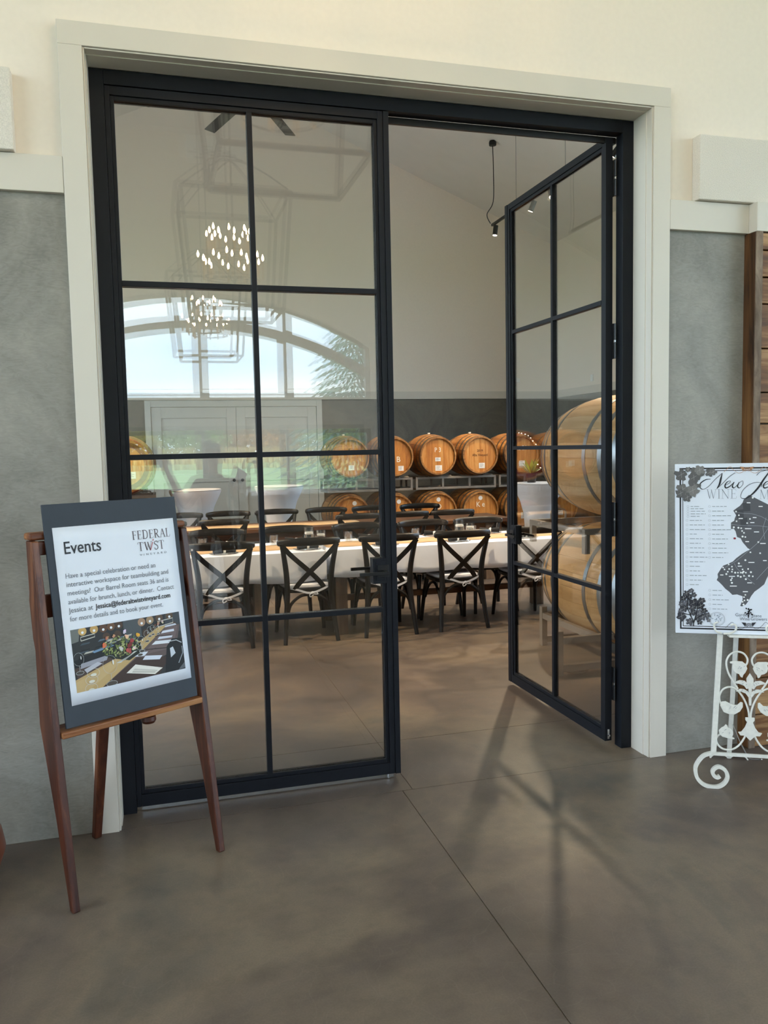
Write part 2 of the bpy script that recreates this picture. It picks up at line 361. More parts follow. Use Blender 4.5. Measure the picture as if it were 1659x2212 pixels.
# casing: three boards with an inner bead, then the reveal boards
ca = MB().box(0, .087, 0, .06, 0, 3.052).build('trim_1', M['trim'], bevel=.002); struct(ca, 'wide pale greige casing around the glass doorway', 'trim')
MB().box(2.54, 2.627, 0, .06, 0, 3.052).build('casing_board', M['trim'], ca, bevel=.002)
MB().box(0, 2.627, 0, .06, 3.0521, 3.139).build('casing_board', M['trim'], ca, bevel=.002)
for a in ((.0872, .0935, .008, .05, 0, 3.0515), (2.5335, 2.5398, .008, .05, 0, 3.0515), (.094, 2.533, .008, .05, 3.0455, 3.0515)): MB().box(*a).build('bead', M['trim'], ca, bevel=.0015)
for a in ((.0872, .0965, .052, .152, 0, 3.046), (2.5305, 2.5398, .052, .152, 0, 3.046), (.097, 2.530, .052, .152, 3.0425, 3.0515)): MB().box(*a).build('reveal_board', M['trim'], ca)
for a in ((.03, OX0 - .001, .262, .28, 0, 3.1), (OX1 + .001, 2.6, .262, .28, 0, 3.1), (.03, 2.6, .262, .28, 3.05, 3.13)): MB().box(*a).build('casing_board', M['trim'], ca, bevel=.002)
# ledges
t2 = MB().box(-6.5, -.001, .003, .0349, 2.51, 2.645).build('trim_2', M['trim'], bevel=.002); struct(t2, 'pale ledge board on the wall left of the doorway', 'trim')
t3 = MB().box(2.629, 3.062, .003, .0349, 2.51, 2.645).build('trim_3', M['trim'], bevel=.002); struct(t3, 'pale ledge board stepping out over the wooden cladding', 'trim')
MB().box(3.0625, 5.2, -.052, .0349, 2.51, 2.645).build('ledge_return', M['trim'], t3, bevel=.002)
# reclaimed wood cladding on the right
wc = empty('wood_cladding', (3.05, 0, 0)); struct(wc, 'rustic reclaimed wood plank cladding on the right wall', 'cladding')
MB().box(.008, .045, -.0495, .034, .001, 2.509).build('corner_board', M['plankv'], wc, bevel=.003)
MB().box(.007, .046, -.056, -.0498, .001, 2.509).build('edge_strip', M['plankedge'], wc, bevel=.003)
z = .002
while z < 2.46:
    h = random.choice((.125, .15, .165, .185, .21)); h = min(h, 2.508 - z)
    if h < .05: break
    d = random.uniform(-.006, .006)
    MB().box(.0465, 2.1, -.046 + d, .034, z, z + h - .006).build('plank', M['plank'], wc, bevel=.003); z += h

# ---- lobby shell
wr = MB(); zo = lambda x: -1.72 + math.sqrt(36 - (x - WCX) ** 2)
def quad(mb, x0, x1, z0a, z0b, z1a, z1b, y): mb.add([(x0, y, z0a), (x1, y, z0b), (x1, y, z1b), (x0, y, z1a)], [(0, 1, 2, 3)])
XL, XR = WCX - 3.1, WCX + 3.1
quad(wr, -6.7, XL, -.1, -.1, 7.3, 7.3, REAR); quad(wr, XR, 9.7, -.1, -.1, 7.3, 7.3, REAR)
quad(wr, XL, XR, -.1, -.1, .69, .69, REAR); quad(wr, XL, XR, 1.89, 1.89, 2.415, 2.415, REAR)
for i in range(24):
    a, b = XL + 6.2 * i / 24, XL + 6.2 * (i + 1) / 24; quad(wr, a, b, zo(a), zo(b), 7.3, 7.3, REAR)
wro = wr.build('wall_lobby_rear', M['wallwhite']); sm = wro.modifiers.new('thick', 'SOLIDIFY'); sm.thickness = .2; sm.offset = 1
struct(wro, 'lobby end wall with tall arched window seen mirrored in door glass', 'wall')
def win_side(name, x, ya, yb, za, zb, zt, yA, yB, inward, mat, label):
    t = .2; x0, x1 = (x - t, x) if inward > 0 else (x, x + t)
    o = MB().box(x0, x1, yA, ya, -.1, zt).box(x0, x1, yb, yB, -.1, zt).box(x0, x1, ya, yb, -.1, za).box(x0, x1, ya, yb, zb, zt).build(name, mat)
    return struct(o, label, 'wall')
def win_unit(name, x, ya, yb, za, zb, n, label, inward):
    e = empty(name, (x - inward * .1, ya, za)); struct(e, label, 'window'); L = yb - ya; H = zb - za
    for k in range(n + 1): MB().box(-.04, .04, max(0, k * L / n - .045), min(L, k * L / n + .045), 0, H).build('mullion', M['winframe'], e)
    for zz in (0, H - .08): MB().box(-.035, .035, .001, L - .001, zz, zz + .08).build('frame_rail', M['winframe'], e)
    for k in range(n): MB().box(-.003, .003, k * L / n + .046, (k + 1) * L / n - .046, .081, H - .081).build('pane', M['winglass'], e)
win_side('wall_lobby_left', -6.5, -10.8, -1.2, .4, 5.8, 7.3, -11.6, .036, 1, M['wallwhite'], 'lobby side wall cut open for the added daylight windows')
win_side('wall_lobby_right', 9.5, -10.8, -1.2, .4, 5.8, 7.3, -11.6, .036, -1, M['wallwhite'], 'far lobby side wall cut open for the added windows')
win_unit('added_window_3', -6.5, -10.8, -1.2, .4, 5.8, 6, 'unseen row of tall windows added to light the lobby', 1)  # side windows out of view, put in for daylight in the lobby
win_unit('added_window_4', 9.5, -10.8, -1.2, .4, 5.8, 6, 'unseen tall windows added on the far lobby side for daylight', -1)  # opposite row, likewise unseen and added for more lobby daylight
cl = MB().box(-6.7, 9.7, -11.6, .034, 7.1, 7.3).build('ceiling_lobby', M['ceiling']); struct(cl, 'high pale lobby ceiling above the chandeliers', 'ceiling')
w1 = empty('window_1', (WCX, REAR - .1, 0)); struct(w1, 'arched window of four bays with thick curved transom', 'window')
w2 = empty('window_2', (WCX, REAR - .1, 0)); struct(w2, 'low row of four windows beneath the arched one', 'window')
zl = lambda x: zo(x + WCX)
for k in range(-2, 3):
    x = k * 1.55; ww = .08; xa, xb = max(-3.1, x - ww), min(3.1, x + ww)
    MB().prism([(xa, -.06, 2.415), (xb, -.06, 2.415), (xb, -.06, zl(xb) - .002), (xa, -.06, zl(xa) - .002)], (0, .12, 0)).build('mullion', M['winframe'], w1)
    MB().box(xa, xb, -.06, .06, .69, 1.89).build('mullion', M['winframe'], w2)
def arcbar(mb, o0, o1, xa=-3.1, xb=3.1, y0=-.05, y1=.05, n=24):
    xs = [xa + (xb - xa) * i / n for i in range(n + 1)]
    mb.prism([(x, y0, zl(x) + o0) for x in xs] + [(x, y0, zl(x) + o1) for x in reversed(xs)], (0, y1 - y0, 0))
b = MB(); arcbar(b, -.61, -.41, y0=-.07, y1=.07); b.build('arched_transom', M['winframe'], w1)
b = MB(); arcbar(b, -.07, -.001); b.build('arched_head', M['winframe'], w1)
MB().box(-3.1, 3.1, -.05, .05, 2.416, 2.49).build('sill_rail', M['winframe'], w1)
for zz in (.691, 1.82): MB().box(-3.1, 3.1, -.05, .05, zz, zz + .07).build('frame_rail', M['winframe'], w2)
for k in range(4):
    xa, xb = -3.1 + 1.55 * k + .085, -3.1 + 1.55 * (k + 1) - .085
    xs = [xa + (xb - xa) * i / 6 for i in range(7)]
    MB().prism([(xa, -.003, 2.49), (xb, -.003, 2.49)] + [(x, -.003, zl(x) - .61) for x in reversed(xs)], (0, .006, 0)).build('pane', M['winglass'], w1)
    MB().prism([(x, -.003, zl(x) - .41) for x in xs] + [(x, -.003, zl(x) - .07) for x in reversed(xs)], (0, .006, 0)).build('pane', M['winglass'], w1)
    MB().box(xa, xb, -.003, .003, .761, 1.82).build('pane', M['winglass'], w2)

# ---- barrel room shell
RX, RZ, SR, SL = 1.62, 7.86, .403, .45
ZR, ZL_ = RZ - SR * (7.8 - RX), RZ - SL * (RX + 5.2)
wb = MB().prism([(-5.4, 11.2, -.1), (8.0, 11.2, -.1), (8.0, 11.2, ZR - SR * .2), (RX, 11.2, RZ + .05), (-5.4, 11.2, ZL_ - SL * .2)], (0, .2, 0)).build('wall_back', M['wallwhite'])
struct(wb, 'white gable wall at the far end of the barrel room', 'wall')
MB().box(-5.2, .10, 11.188, 11.2, 0, 2.41).build('wainscot', M['wainsdark'], wb); MB().box(3.19, 7.8, 11.188, 11.2, 0, 2.41).build('wainscot', M['wainsdark'], wb)
t4 = MB().box(-5.19, 7.79, 11.165, 11.1999, 2.412, 2.55).build('trim_4', M['trim']); struct(t4, 'pale ledge board along the far barrel room wall', 'trim')
wrt = win_side('wall_right', 7.8, .6, 7.2, 1.7, 5.0, ZR + .1, .262, 11.4, -1, M['wallwhite'], 'white side wall on the right of the barrel room')
win_unit('added_window_6', 7.8, .6, 7.2, 1.7, 5.0, 4, 'unseen high windows added to brighten the barrel room from the right', -1)  # invented window bank, out of view, brightens the barrel room
MB().box(7.788, 7.8, .27, 7.25, 0, 1.69).build('wainscot', M['wainsdark'], wrt); MB().box(7.788, 7.8, 7.251, 11.18, 0, 2.41).build('wainscot', M['wainsdark'], wrt)
t5 = MB().box(7.765, 7.7999, 7.25, 11.16, 2.412, 2.55).build('trim_5', M['trim']); struct(t5, 'pale ledge board along the right barrel room wall', 'trim')
win_side('wall_left', -5.2, .9, 10.3, 1.3, 4.6, ZL_ + .1, .262, 11.4, 1, M['wallwhite'], 'barrel room side wall with daylight windows')
win_unit('window_5', -5.2, .9, 10.3, 1.3, 4.6, 6, 'row of windows on the barrel room side wall', 1)
ce = MB().prism([(RX, .262, RZ), (8.0, .262, ZR - SR * .2), (8.0, .262, ZR - SR * .2 + .2), (RX, .262, RZ + .2)], (0, 11.1, 0)).build('ceiling', M['ceiling']); struct(ce, 'white vaulted ceiling of the barrel room', 'ceiling')
MB().prism([(RX, .262, RZ), (RX, .262, RZ + .2), (-5.4, .262, ZL_ - SL * .2 + .2), (-5.4, .262, ZL_ - SL * .2)], (0, 11.1, 0)).build('ceiling_slope', M['ceiling'], ce)
# white double doors in the far wall
dd = empty('door_4', (.206, 11.2, 0)); struct(dd, 'pale grey panelled double doors between the barrel racks', 'door')
for a in ((-.10, 0, -.06, -.001, 0, 2.40), (2.88, 2.98, -.06, -.001, 0, 2.40), (0.0005, 2.8795, -.06, -.001, 2.29, 2.40)): MB().box(*a).build('casing_board', M['doorpaint'], dd, bevel=.003)
for k in range(2):
    x0 = .005 + k * 1.4375; x1 = x0 + 1.4325
    lf = MB().box(x0, x1, -.025, -.002, .01, 2.285).build('door_leaf', M['doorpaint'], dd)
    for a in ((x0, x0 + .16, .01, 2.285), (x1 - .16, x1, .01, 2.285)): MB().box(a[0], a[1], -.042, -.0255, a[2], a[3]).build('stile', M['doorpaint'], lf, bevel=.002)
    for a in ((.01, .25), (.98, 1.12), (2.10, 2.285)): MB().box(x0 + .1605, x1 - .1605, -.042, -.0255, a[0], a[1]).build('rail', M['doorpaint'], lf, bevel=.002)
    xk = x1 - .07 if k == 0 else x0 + .07
    MB().lathe([(.012, 0), (.012, -.03), (.028, -.035), (.028, -.06), (.001, -.065)], 12, (xk, -.042, 1.0), 'y').build('knob', M['blackhw'], lf, smooth=True)

# ---- glass double door: frame and two leaves
FR = empty('door_1', (0, .153, 0)); struct(FR, 'black steel frame of the glass double door', 'door frame')
for a in ((.0935, .1515, 0, .06, 0, 3.0415), (2.4745, 2.5335, 0, .06, 0, 3.0415)): MB().box(*a).build('jamb', M['black'], FR, bevel=.0015)
MB().box(.152, 2.474, 0, .06, 2.984, 3.0415).build('frame_head', M['black'], FR, bevel=.0015)
MB().box(.1525, 2.4735, .062, .075, 2.955, 2.9835).build('door_stop', M['blackhw'], FR)

def make_leaf(name, W, hs, fs, s, lockside):
    """u from the hinge edge (0) to the free edge (W); lobby face at y=0; s=+1: thickness runs to +y, s=-1: to -y."""
    e = empty(name); z0, z1 = .025, 2.98
    def bx(nm, ua, ub, da, db, za, zb, mat=M['black'], par=e, bev=.0012):
        ya, yb = sorted((s * da, s * db)); return MB().box(ua, ub, ya, yb, za, zb).build(nm, mat, par, bevel=bev)
    # stiles and rails, each with a recessed glazing bead
    h1, h2 = hs - .015, fs - .016
    bx('stile', 0, h1, 0, .052, z0, z1); bx('stile', W - h2 + .0255, W, -.004, .052, z0, z1); bx('stile', W - h2, W - h2 + .025, 0, .052, z0, z1)
    bx('rail', h1 + .0005, W - h2 - .0005, 0, .052, z0, .077); bx('rail', h1 + .0005, W - h2 - .0005, 0, .052, 2.946, z1)
    g0, g1 = hs, W - fs
    for da, db in ((.008, .021), (.034, .047)):
        bx('glazing_bead', h1 + .0005, g0, da, db, .0775, 2.9455); bx('glazing_bead', g1, W - h2 - .0005, da, db, .0775, 2.9455)
        bx('glazing_bead', g0 + .0002, g1 - .0002, da, db, .0775, .095); bx('glazing_bead', g0 + .0002, g1 - .0002, da, db, 2.929, 2.9455)
    um = (g0 + g1) / 2; zs = (.095, .793, 1.508, 2.213, 2.929)
    bx('muntin', um - .011, um + .011, .006, .048, .0955, 2.9285)
    for zz in zs[1:-1]:
        bx('muntin', g0 + .0003, um - .0113, .006, .048, zz - .011, zz + .011); bx('muntin', um + .0113, g1 - .0003, .006, .048, zz - .011, zz + .011)
    # double glazing: two sheets per pane, the inner one a hair out of parallel
    for i in range(4):
        for (ua, ub) in ((g0, um - .011), (um + .011, g1)):
            za = zs[i] + (.011 if i else 0); zb = zs[i + 1] - (.011 if i < 3 else 0)
            p = MB(); p.box(ua + .0008, ub - .0008, *sorted((s * .0222, s * .0248)), za + .0008, zb - .0008)
            cu, cz = (ua + ub) / 2, (za + zb) / 2; q = MB().box(ua + .0008, ub - .0008, *sorted((s * .0300, s * .0325)), za + .0008, zb - .0008)
            q.v = [(x, y + (x - cu) * .0050 * 1.0 - (zz - cz) * .0036, zz) for (x, y, zz) in q.v]
            pn = p.build('pane', M['glass'], e); q.build('inner_sheet', M['glass'], pn)
    # lock box, rose, levers
    ul = W - h2
    lk = bx('lock_box', ul - .062, ul - .0005, -.002, .054, .915, 1.03)
    bx('lock_cover', ul - .048, ul - .006, -.006, -.0022, .93, 1.016, par=lk, bev=.001)
    for sd, y0 in ((-1, -.0062), (1, .0542)):
        rs = bx('rose', ul - .042, ul + .01, min(y0, y0 + sd * .006), max(y0, y0 + sd * .006), .945, 1.0, M['blackhw'])
        yb = y0 + sd * .006; hd = MB()
        uo = ul - .014; hd.box(uo - .008, uo + .008, *sorted((s * yb, s * (yb + sd * .045))), .963, .979)
        hd.box(uo - .125, uo + .008, *sorted((s * (yb + sd * .0452), s * (yb + sd * .057))), .964, .978)
        hd.build('lever_handle', M['blackhw'], rs, bevel=.0015)
    return e
lf1 = make_leaf('door_2', 1.169, .034, .066, 1, 1); lf1.location = (.153, .1545, 0)
struct(lf1, 'closed left leaf of the glass door with black muntins', 'glass door')
bw = MB().box(.02, 1.14, .018, .03, .004, .0245).build('door_sweep', M['steel'], lf1)
MB().lathe([(.006, .002), (.006, .03)], 10, (1.115, .012, 0)).build('floor_bolt', M['steel'], lf1, smooth=True)
lf2 = make_leaf('door_3', 1.140, .05, .075, -1, 1); lf2.location = (2.416, .207, 0); lf2.scale = (1, .72, 1); lf2.rotation_euler = (0, 0, math.radians(90.6))
struct(lf2, 'open right leaf of the glass door swung inward', 'glass door')
for zz in (.32, 1.15, 2.02, 2.79):
    hg = MB().box(-.006, .05, -.058, -.0525, zz - .085, zz + .085).build('hinge', M['blackhw'], lf2, bevel=.001)
    MB().lathe([(.009, zz - .084), (.009, zz - .006)], 12, (-.012, -.062, 0)).build('hinge_knuckle', M['blackhw'], hg, smooth=True)
    MB().lathe([(.009, zz + .006), (.009, zz + .084)], 12, (-.012, -.062, 0)).build('hinge_knuckle', M['blackhw'], hg, smooth=True)
    MB().lathe([(.0055, zz - .005), (.0055, zz + .005)], 10, (-.012, -.062, 0)).build('hinge_pin', M['steel'], hg, smooth=True)
fb = MB().box(-.0025, -.0002, -.034, -.018, .035, .085).build('flush_bolt', M['steel'], lf2, bevel=.001)
MB().lathe([(.006, -.003), (.006, -.012), (.001, -.012)], 10, (0, -.026, .055), 'x').build('bolt_knob', M['steel'], fb, smooth=True)

# ---- lobby wall panels above the ledges
o = MB().box(-1.3, -.165, -.022, .0348, 2.647, 2.94).build('acoustic_panel', M['panel'], bevel=.004); tag(o, 'pale textured acoustic panel on the ledge left of the doorway', 'wall panel')
o = MB().box(2.767, 3.9, -.022, .0348, 2.647, 2.94).build('acoustic_panel', M['panel'], bevel=.004); tag(o, 'pale textured acoustic panel on the ledge right of the doorway', 'wall panel')

# ================================================================== SIGN EASEL WITH EVENT POSTER
def flat_frame(A, T, P0):
    """Object matrix of a plane leaning back: x = along, y = up the slope, z = towards the viewer."""
    L = Vector((math.cos(A), math.sin(A), 0)); n = Vector((math.sin(A), -math.cos(A), 0))
    U = math.cos(T) * Vector((0, 0, 1)) - math.sin(T) * n; Nn = L.cross(U)
    return Matrix(((L.x, U.x, Nn.x, P0[0]), (L.y, U.y, Nn.y, P0[1]), (L.z, U.z, Nn.z, P0[2]), (0, 0, 0, 1)))
def text_mesh(s, size, weight=0.0, spacing=1.0, width=None, align='LEFT'):
    c = bpy.data.curves.new('lettering', 'FONT'); c.body = s; c.size = size; c.space_character = spacing; c.offset = weight; c.align_x = align; c.resolution_u = 3; c.fill_mode = 'FRONT'
    ob = bpy.data.objects.new('lettering', c); me = bpy.data.meshes.new_from_object(ob); bpy.data.objects.remove(ob); bpy.data.curves.remove(c)
    if width:
        xs = [v.co.x for v in me.vertices]; k = width / (max(xs) - min(xs))
        for v in me.vertices: v.co.x *= k
    return me
def text(s, x, y, z, size, mat, parent, weight=0.0, width=None, name='lettering', align='LEFT', spacing=1.0):
    me = text_mesh(s, size, weight, spacing, width, align); me.materials.clear(); me.materials.append(mat)
    for v in me.vertices: v.co = Vector((v.co.x + x, v.co.y + y, z))
    return link(name, me, parent)
def stroke(mb, pts, ws, z):      # flat ribbon with changing width, in the local xy plane
    m = len(pts); pts = [Vector((p[0], p[1], 0)) for p in pts]; vs_ = []; fs = []
    for i, p in enumerate(pts):
        t = pts[min(i + 1, m - 1)] - pts[max(i - 1, 0)]; n = Vector((-t.y, t.x, 0)); n.normalize(); w_ = (ws[i] if isinstance(ws, (list, tuple)) else ws) / 2
        vs_ += [(p.x + n.x * w_, p.y + n.y * w_, z), (p.x - n.x * w_, p.y - n.y * w_, z)]
    for i in range(m - 1): fs.append((2 * i, 2 * i + 1, 2 * i + 3, 2 * i + 2))
    mb.add(vs_, fs)
# serif capitals on a 0..1 high grid: (thick?, points)
SER = {
 'F': (.62, [(1, [(.16, 0), (.16, 1)]), (0, [(.0, 1), (.58, 1), (.6, .8)]), (0, [(.16, .53), (.46, .53)]), (0, [(.46, .62), (.46, .44)]), (0, [(.02, 0), (.32, 0)])]),
 'E': (.66, [(1, [(.16, 0), (.16, 1)]), (0, [(.0, 1), (.58, 1), (.6, .8)]), (0, [(.16, .53), (.46, .53)]), (0, [(.46, .62), (.46, .44)]), (0, [(.0, 0), (.6, 0), (.64, .22)])]),
 'D': (.86, [(1, [(.16, 0), (.16, 1)]), (2, [(.0, 1), (.4, 1), (.66, .86), (.76, .5), (.66, .14), (.4, 0), (.0, 0)])]),
 'R': (.76, [(1, [(.16, 0), (.16, 1)]), (2, [(.0, 1), (.4, 1), (.56, .9), (.56, .64), (.4, .52), (.16, .52)]), (1, [(.34, .52), (.62, .08), (.78, 0)]), (0, [(.02, 0), (.32, 0)])]),
 'A': (.80, [(0, [(.08, 0), (.42, 1)]), (1, [(.42, 1), (.72, 0)]), (0, [(.2, .35), (.6, .35)]), (0, [(-.02, 0), (.2, 0)]), (0, [(.58, 0), (.84, 0)])]),
 'L': (.62, [(1, [(.16, 0), (.16, 1)]), (0, [(.0, 1), (.32, 1)]), (0, [(.0, 0), (.58, 0), (.62, .24)])]),
 'T': (.74, [(1, [(.36, 0), (.36, 1)]), (0, [(.02, .8), (.03, 1), (.69, 1), (.70, .8)]), (0, [(.22, 0), (.5, 0)])]),
 'W': (1.10, [(1, [(.1, 1), (.34, 0)]), (0, [(.34, 0), (.56, .95)]), (1, [(.5, 1), (.74, 0)]), (0, [(.74, 0), (.98, 1)]), (0, [(-.02, 1), (.22, 1)]), (0, [(.86, 1), (1.08, 1)])]),
 'S': (.60, [(2, [(.52, .78), (.5, .95), (.3, 1.0), (.1, .9), (.1, .7), (.3, .55), (.48, .4), (.5, .16), (.3, 0), (.08, .05), (.04, .24)])]),
 'I': (.34, [(1, [(.16, 0), (.16, 1)]), (0, [(.02, 1), (.3, 1)]), (0, [(.02, 0), (.3, 0)])]),
 'N': (.92, [(0, [(.14, 0), (.14, 1)]), (1, [(.12, 1), (.74, 0)]), (0, [(.74, 0), (.74, 1)]), (0, [(-.02, 1), (.2, 1)]), (0, [(.0, 0), (.28, 0)]), (0, [(.6, 1), (.88, 1)])]),
 'M': (1.08, [(0, [(.12, 0), (.18, 1)]), (1, [(.18, 1), (.52, .02)]), (0, [(.52, .02), (.86, 1)]), (1, [(.86, 1), (.92, 0)]), (0, [(0, 0), (.26, 0)]), (0, [(.78, 0), (1.06, 0)]), (0, [(.04, 1), (.2, 1)]), (0, [(.84, 1), (1.0, 1)])]),
 'P': (.68, [(1, [(.16, 0), (.16, 1)]), (2, [(.0, 1), (.4, 1), (.58, .9), (.58, .62), (.4, .48), (.16, .48)]), (0, [(.02, 0), (.32, 0)])]),
}
def serif(mb, s, x, y, h, z, kw=1.0, tk=.085, th=.03, gap=.12, rot=0.0):
    for ch in s:
        if ch == ' ': x += .35 * h * kw; continue
        wd, st = SER[ch]
        for k, p in st:
            q = [(x + a * h * kw, y + b_ * h) for a, b_ in p]
            if len(q) > 3: q = [(v.x, v.y) for v in crv([(a, b_, 0) for a, b_ in q], 5)]
            stroke(mb, q, h * (tk if k == 1 else (tk * .75 if k == 2 else th)), z)
        x += (wd + gap) * h * kw
    return x
class Ink:
    """Flat print: layered coloured polygons a fraction of a millimetre apart."""
    def __init__(s, z): s.v = []; s.f = []; s.col = []; s.z = z; s.dz = 1.2e-5; s.n = 0
    def poly(s, c, pts):
        z = s.z + s.dz * s.n; s.n += 1; b_ = len(s.v)
        s.v += [(p[0], p[1], z) for p in pts]; s.f.append(tuple(range(b_, b_ + len(pts)))); s.col.append(c); return s
    def disc(s, c, x, y, rx, ry=None, n=14, rot=0.0, a0=0.0, a1=2 * PI):
        ry = ry or rx; ps = []
        for k in range(n):
            a = a0 + (a1 - a0) * k / n; px, py = rx * math.cos(a), ry * math.sin(a)
            ps.append((x + px * math.cos(rot) - py * math.sin(rot), y + px * math.sin(rot) + py * math.cos(rot)))
        return s.poly(c, ps)
    def line(s, c, pts, wd):
        m = MB(); stroke(m, pts, wd, 0); z = s.z + s.dz * s.n; s.n += 1
        for f in m.f: b_ = len(s.v); s.v += [(m.v[i][0], m.v[i][1], z) for i in f]; s.f.append(tuple(range(b_, b_ + len(f)))); s.col.append(c)
        return s
    def ringl(s, c, x, y, rx, ry, wd, n=18): return s.line(c, [(x + rx * math.cos(2 * PI * k / n), y + ry * math.sin(2 * PI * k / n)) for k in range(n + 1)], wd)
    def build(s, name, parent):
        me = bpy.data.meshes.new(name); me.from_pydata(s.v, [], s.f); at = me.color_attributes.new('ink', 'FLOAT_COLOR', 'CORNER')
        i = 0
        for p, c in zip(me.polygons, s.col):
            for _ in p.loop_indices: at.data[i].color = rgba(c); i += 1
        me.materials.append(M['print']); me.update(); return link(name, me, parent)

EA, ET = math.radians(28.5), math.radians(8.5)
E0 = (-.005, -.555, 0)
es = empty('sign_easel', E0, EA); tag(es, 'dark walnut three-legged easel beside the left door casing', 'easel')
TT = math.tan(ET)
def leg_poly(x0, x1, par):   # side plank: straight leaning front edge, belly at shelf height, tapering to the foot
    pr_ = [(0, 0), (.595, 0), (1.10, 0), (1.235, .004)]         # height, front offset
    bk = [(1.235, .055), (1.06, .075), (1.03, .085), (.90, .088), (.86, .08), (.60, .115), (.30, .062), (0, .026)]
    pts = [(x0, z * TT + dy, z) for z, dy in pr_] + [(x0, z * TT + dy, z) for z, dy in bk]
    return MB().prism(pts, (x1 - x0, 0, 0)).build('leg', M['easel'], par, bevel=.004)
leg_poly(-.034, -.008, es); leg_poly(.532, .558, es)
bk = MB(); P0, P1 = Vector((.262, .10, .62)), Vector((.262, .470, .0))
bk.hexa([(.247, .455, 0), (.277, .455, 0), (.277, .485, 0), (.247, .485, 0)], [(.234, .225, 1.04), (.290, .225, 1.04), (.290, .255, 1.04), (.234, .255, 1.04)])
bk.build('leg', M['easel'], es, bevel=.004)
MB().box(-.0075, .5315, .085 + TT * .58, .107 + TT * .58, .555, .587).build('stretcher', M['easel'], es, bevel=.003)
MB().box(-.034, .558, TT * 1.237 + .014, TT * 1.237 + .075, 1.2365, 1.262).build('top_rail', M['easelx'], es, bevel=.008)
MB().box(-.0075, .5315, TT * 1.2 + .018, TT * 1.2 + .040, 1.185, 1.232).build('crossbar', M['easel'], es, bevel=.003)
MB().box(-.0075, .5315, TT * 1.0 + .03, TT * 1.0 + .05, .97, 1.05).build('crossbar', M['easel'], es, bevel=.003)
MB().box(-.0075, .5315, TT * .59 - .012, TT * .59 + .08, .570, .592).build('shelf', M['easelx'], es, bevel=.004)
MB().lathe([(.001, .535), (.022, .537), (.028, .547), (.026, .562), (.012, .5695)], 16, (.325, .115, 0)).build('wing_knob', M['easel'], es, smooth=True)

BM = flat_frame(EA, ET, Vector(E0) + Vector((math.cos(EA), math.sin(EA), 0)) * .012)
bd = MB().box(0, .505, .606, 1.372, -.006, .004).build('sign_board', M['board'], bevel=.001); bd.matrix_world = BM @ Matrix.Translation((0, 0, -.003))
tag(bd, 'charcoal foam board with events poster on the walnut easel', 'sign board')
pp = MB(); n = 12; PX0, PX1, PY0, PY1 = .026, .487, .678, 1.290
for i in range(n + 1):
    for j in range(n + 1):
        a, b_ = i / n, j / n; wv = .0012 * abs(math.sin(b_ * 19)) * (a - .5) ** 2 * 4 + .0008
        pp.v.append((PX0 + (PX1 - PX0) * a, PY0 + (PY1 - PY0) * b_, .0042 + wv))
for i in range(n):
    for j in range(n): k = i * (n + 1) + j; pp.f.append((k, k + n + 1, k + n + 2, k + 1))
ps = pp.build('poster', M['paper'], bd, smooth=True); sm = ps.modifiers.new('thick', 'SOLIDIFY'); sm.thickness = .0004; sm.offset = -1
ZI = .0068
PW = PX1 - PX0
text('Events', PX0 + .030, 1.196, ZI, .062, M['inkdark'], ps, .0004, .132)
b = MB(); xe = serif(b, 'FEDERAL', PX0 + .288, 1.222, .031, ZI, .86, .10, .04); b.build('logo_lettering', M['inkplum'], ps)
b = MB(); serif(b, 'TW', PX0 + .306, 1.178, .031, ZI, .95, .10, .04); serif(b, 'ST', PX0 + .371, 1.178, .031, ZI, .9, .10, .04); b.build('logo_lettering', M['inkplum'], ps)
b = MB(); stroke(b, [(PX0 + .354, 1.176), (PX0 + .3665, 1.207)], .0026, ZI); stroke(b, [(PX0 + .3675, 1.211), (PX0 + .370, 1.218)], .003, ZI); b.build('logo_slash', M['inkred'], ps)
text('VINEYARD', PX0 + .310, 1.160, ZI, .0105, M['inkgrey'], ps, 0, .108, spacing=1.9)
BODY = [('Have a special celebration or need an', .338), ('interactive workspace for teambuilding and', .388), ('meetings?  Our Barrel Room seats 36 and is', .385), ('available for brunch, lunch, or dinner.  Contact', .405), (None, 0), ('for more details and to book your event.', .352)]
for i, (s_, wd) in enumerate(BODY):
    y = 1.112 - i * .0298
    if s_: text(s_, PX0 + .026, y, ZI, .0245, M['inkgrey'], ps, 0, wd)
    else:
        text('Jessica at', PX0 + .026, y, ZI, .0245, M['inkgrey'], ps, .00006, .087)
        text('Jessica@federaltwistvineyard.com', PX0 + .122, y, ZI, .0245, M['inkdark'], ps, .0004, .292)
# printed photograph: long table, runner, flowers, glasses, barrels
ik = Ink(ZI - .0003); X0, Y0, SX, SY = PX0 + .022, .718, .418, .216
def q(*p): return [(X0 + a * SX, Y0 + b_ * SY) for a, b_ in p]
I = lambda c, *p: ik.poly(hx(c), q(*p))
D = lambda c, x, y, r_, ry=None, rot=0: ik.disc(hx(c), X0 + x * SX, Y0 + y * SY, r_ * SX, (ry or r_ * SX / SY) * SY if ry else r_ * SX, 14, rot)
I('2a2b2c', (0, 0), (1, 0), (1, 1), (0, 1))
I('4b5054', (.46, 1), (.62, 1), (.62, .7), (.46, .66)); I('3b3f45', (.86, 1), (1, 1), (1, .66), (.84, .7)); I('6d706c', (0, 1), (.08, 1), (.06, .8), (0, .78))
for x, y, c in ((.10, .95, 'c9a465'), (.20, .95, 'bf9a5e'), (.28, .94, '5a3d2c'), (.35, .95, '6a4a33'), (.42, .95, '4a3527'), (.63, .93, 'a3836a'), (.71, .94, '9b8062'), (.80, .95, '5a4636'), (.90, .96, '55422f')): D(c, x, y, .036); D('e9ecf2', x, y - .02, .011)
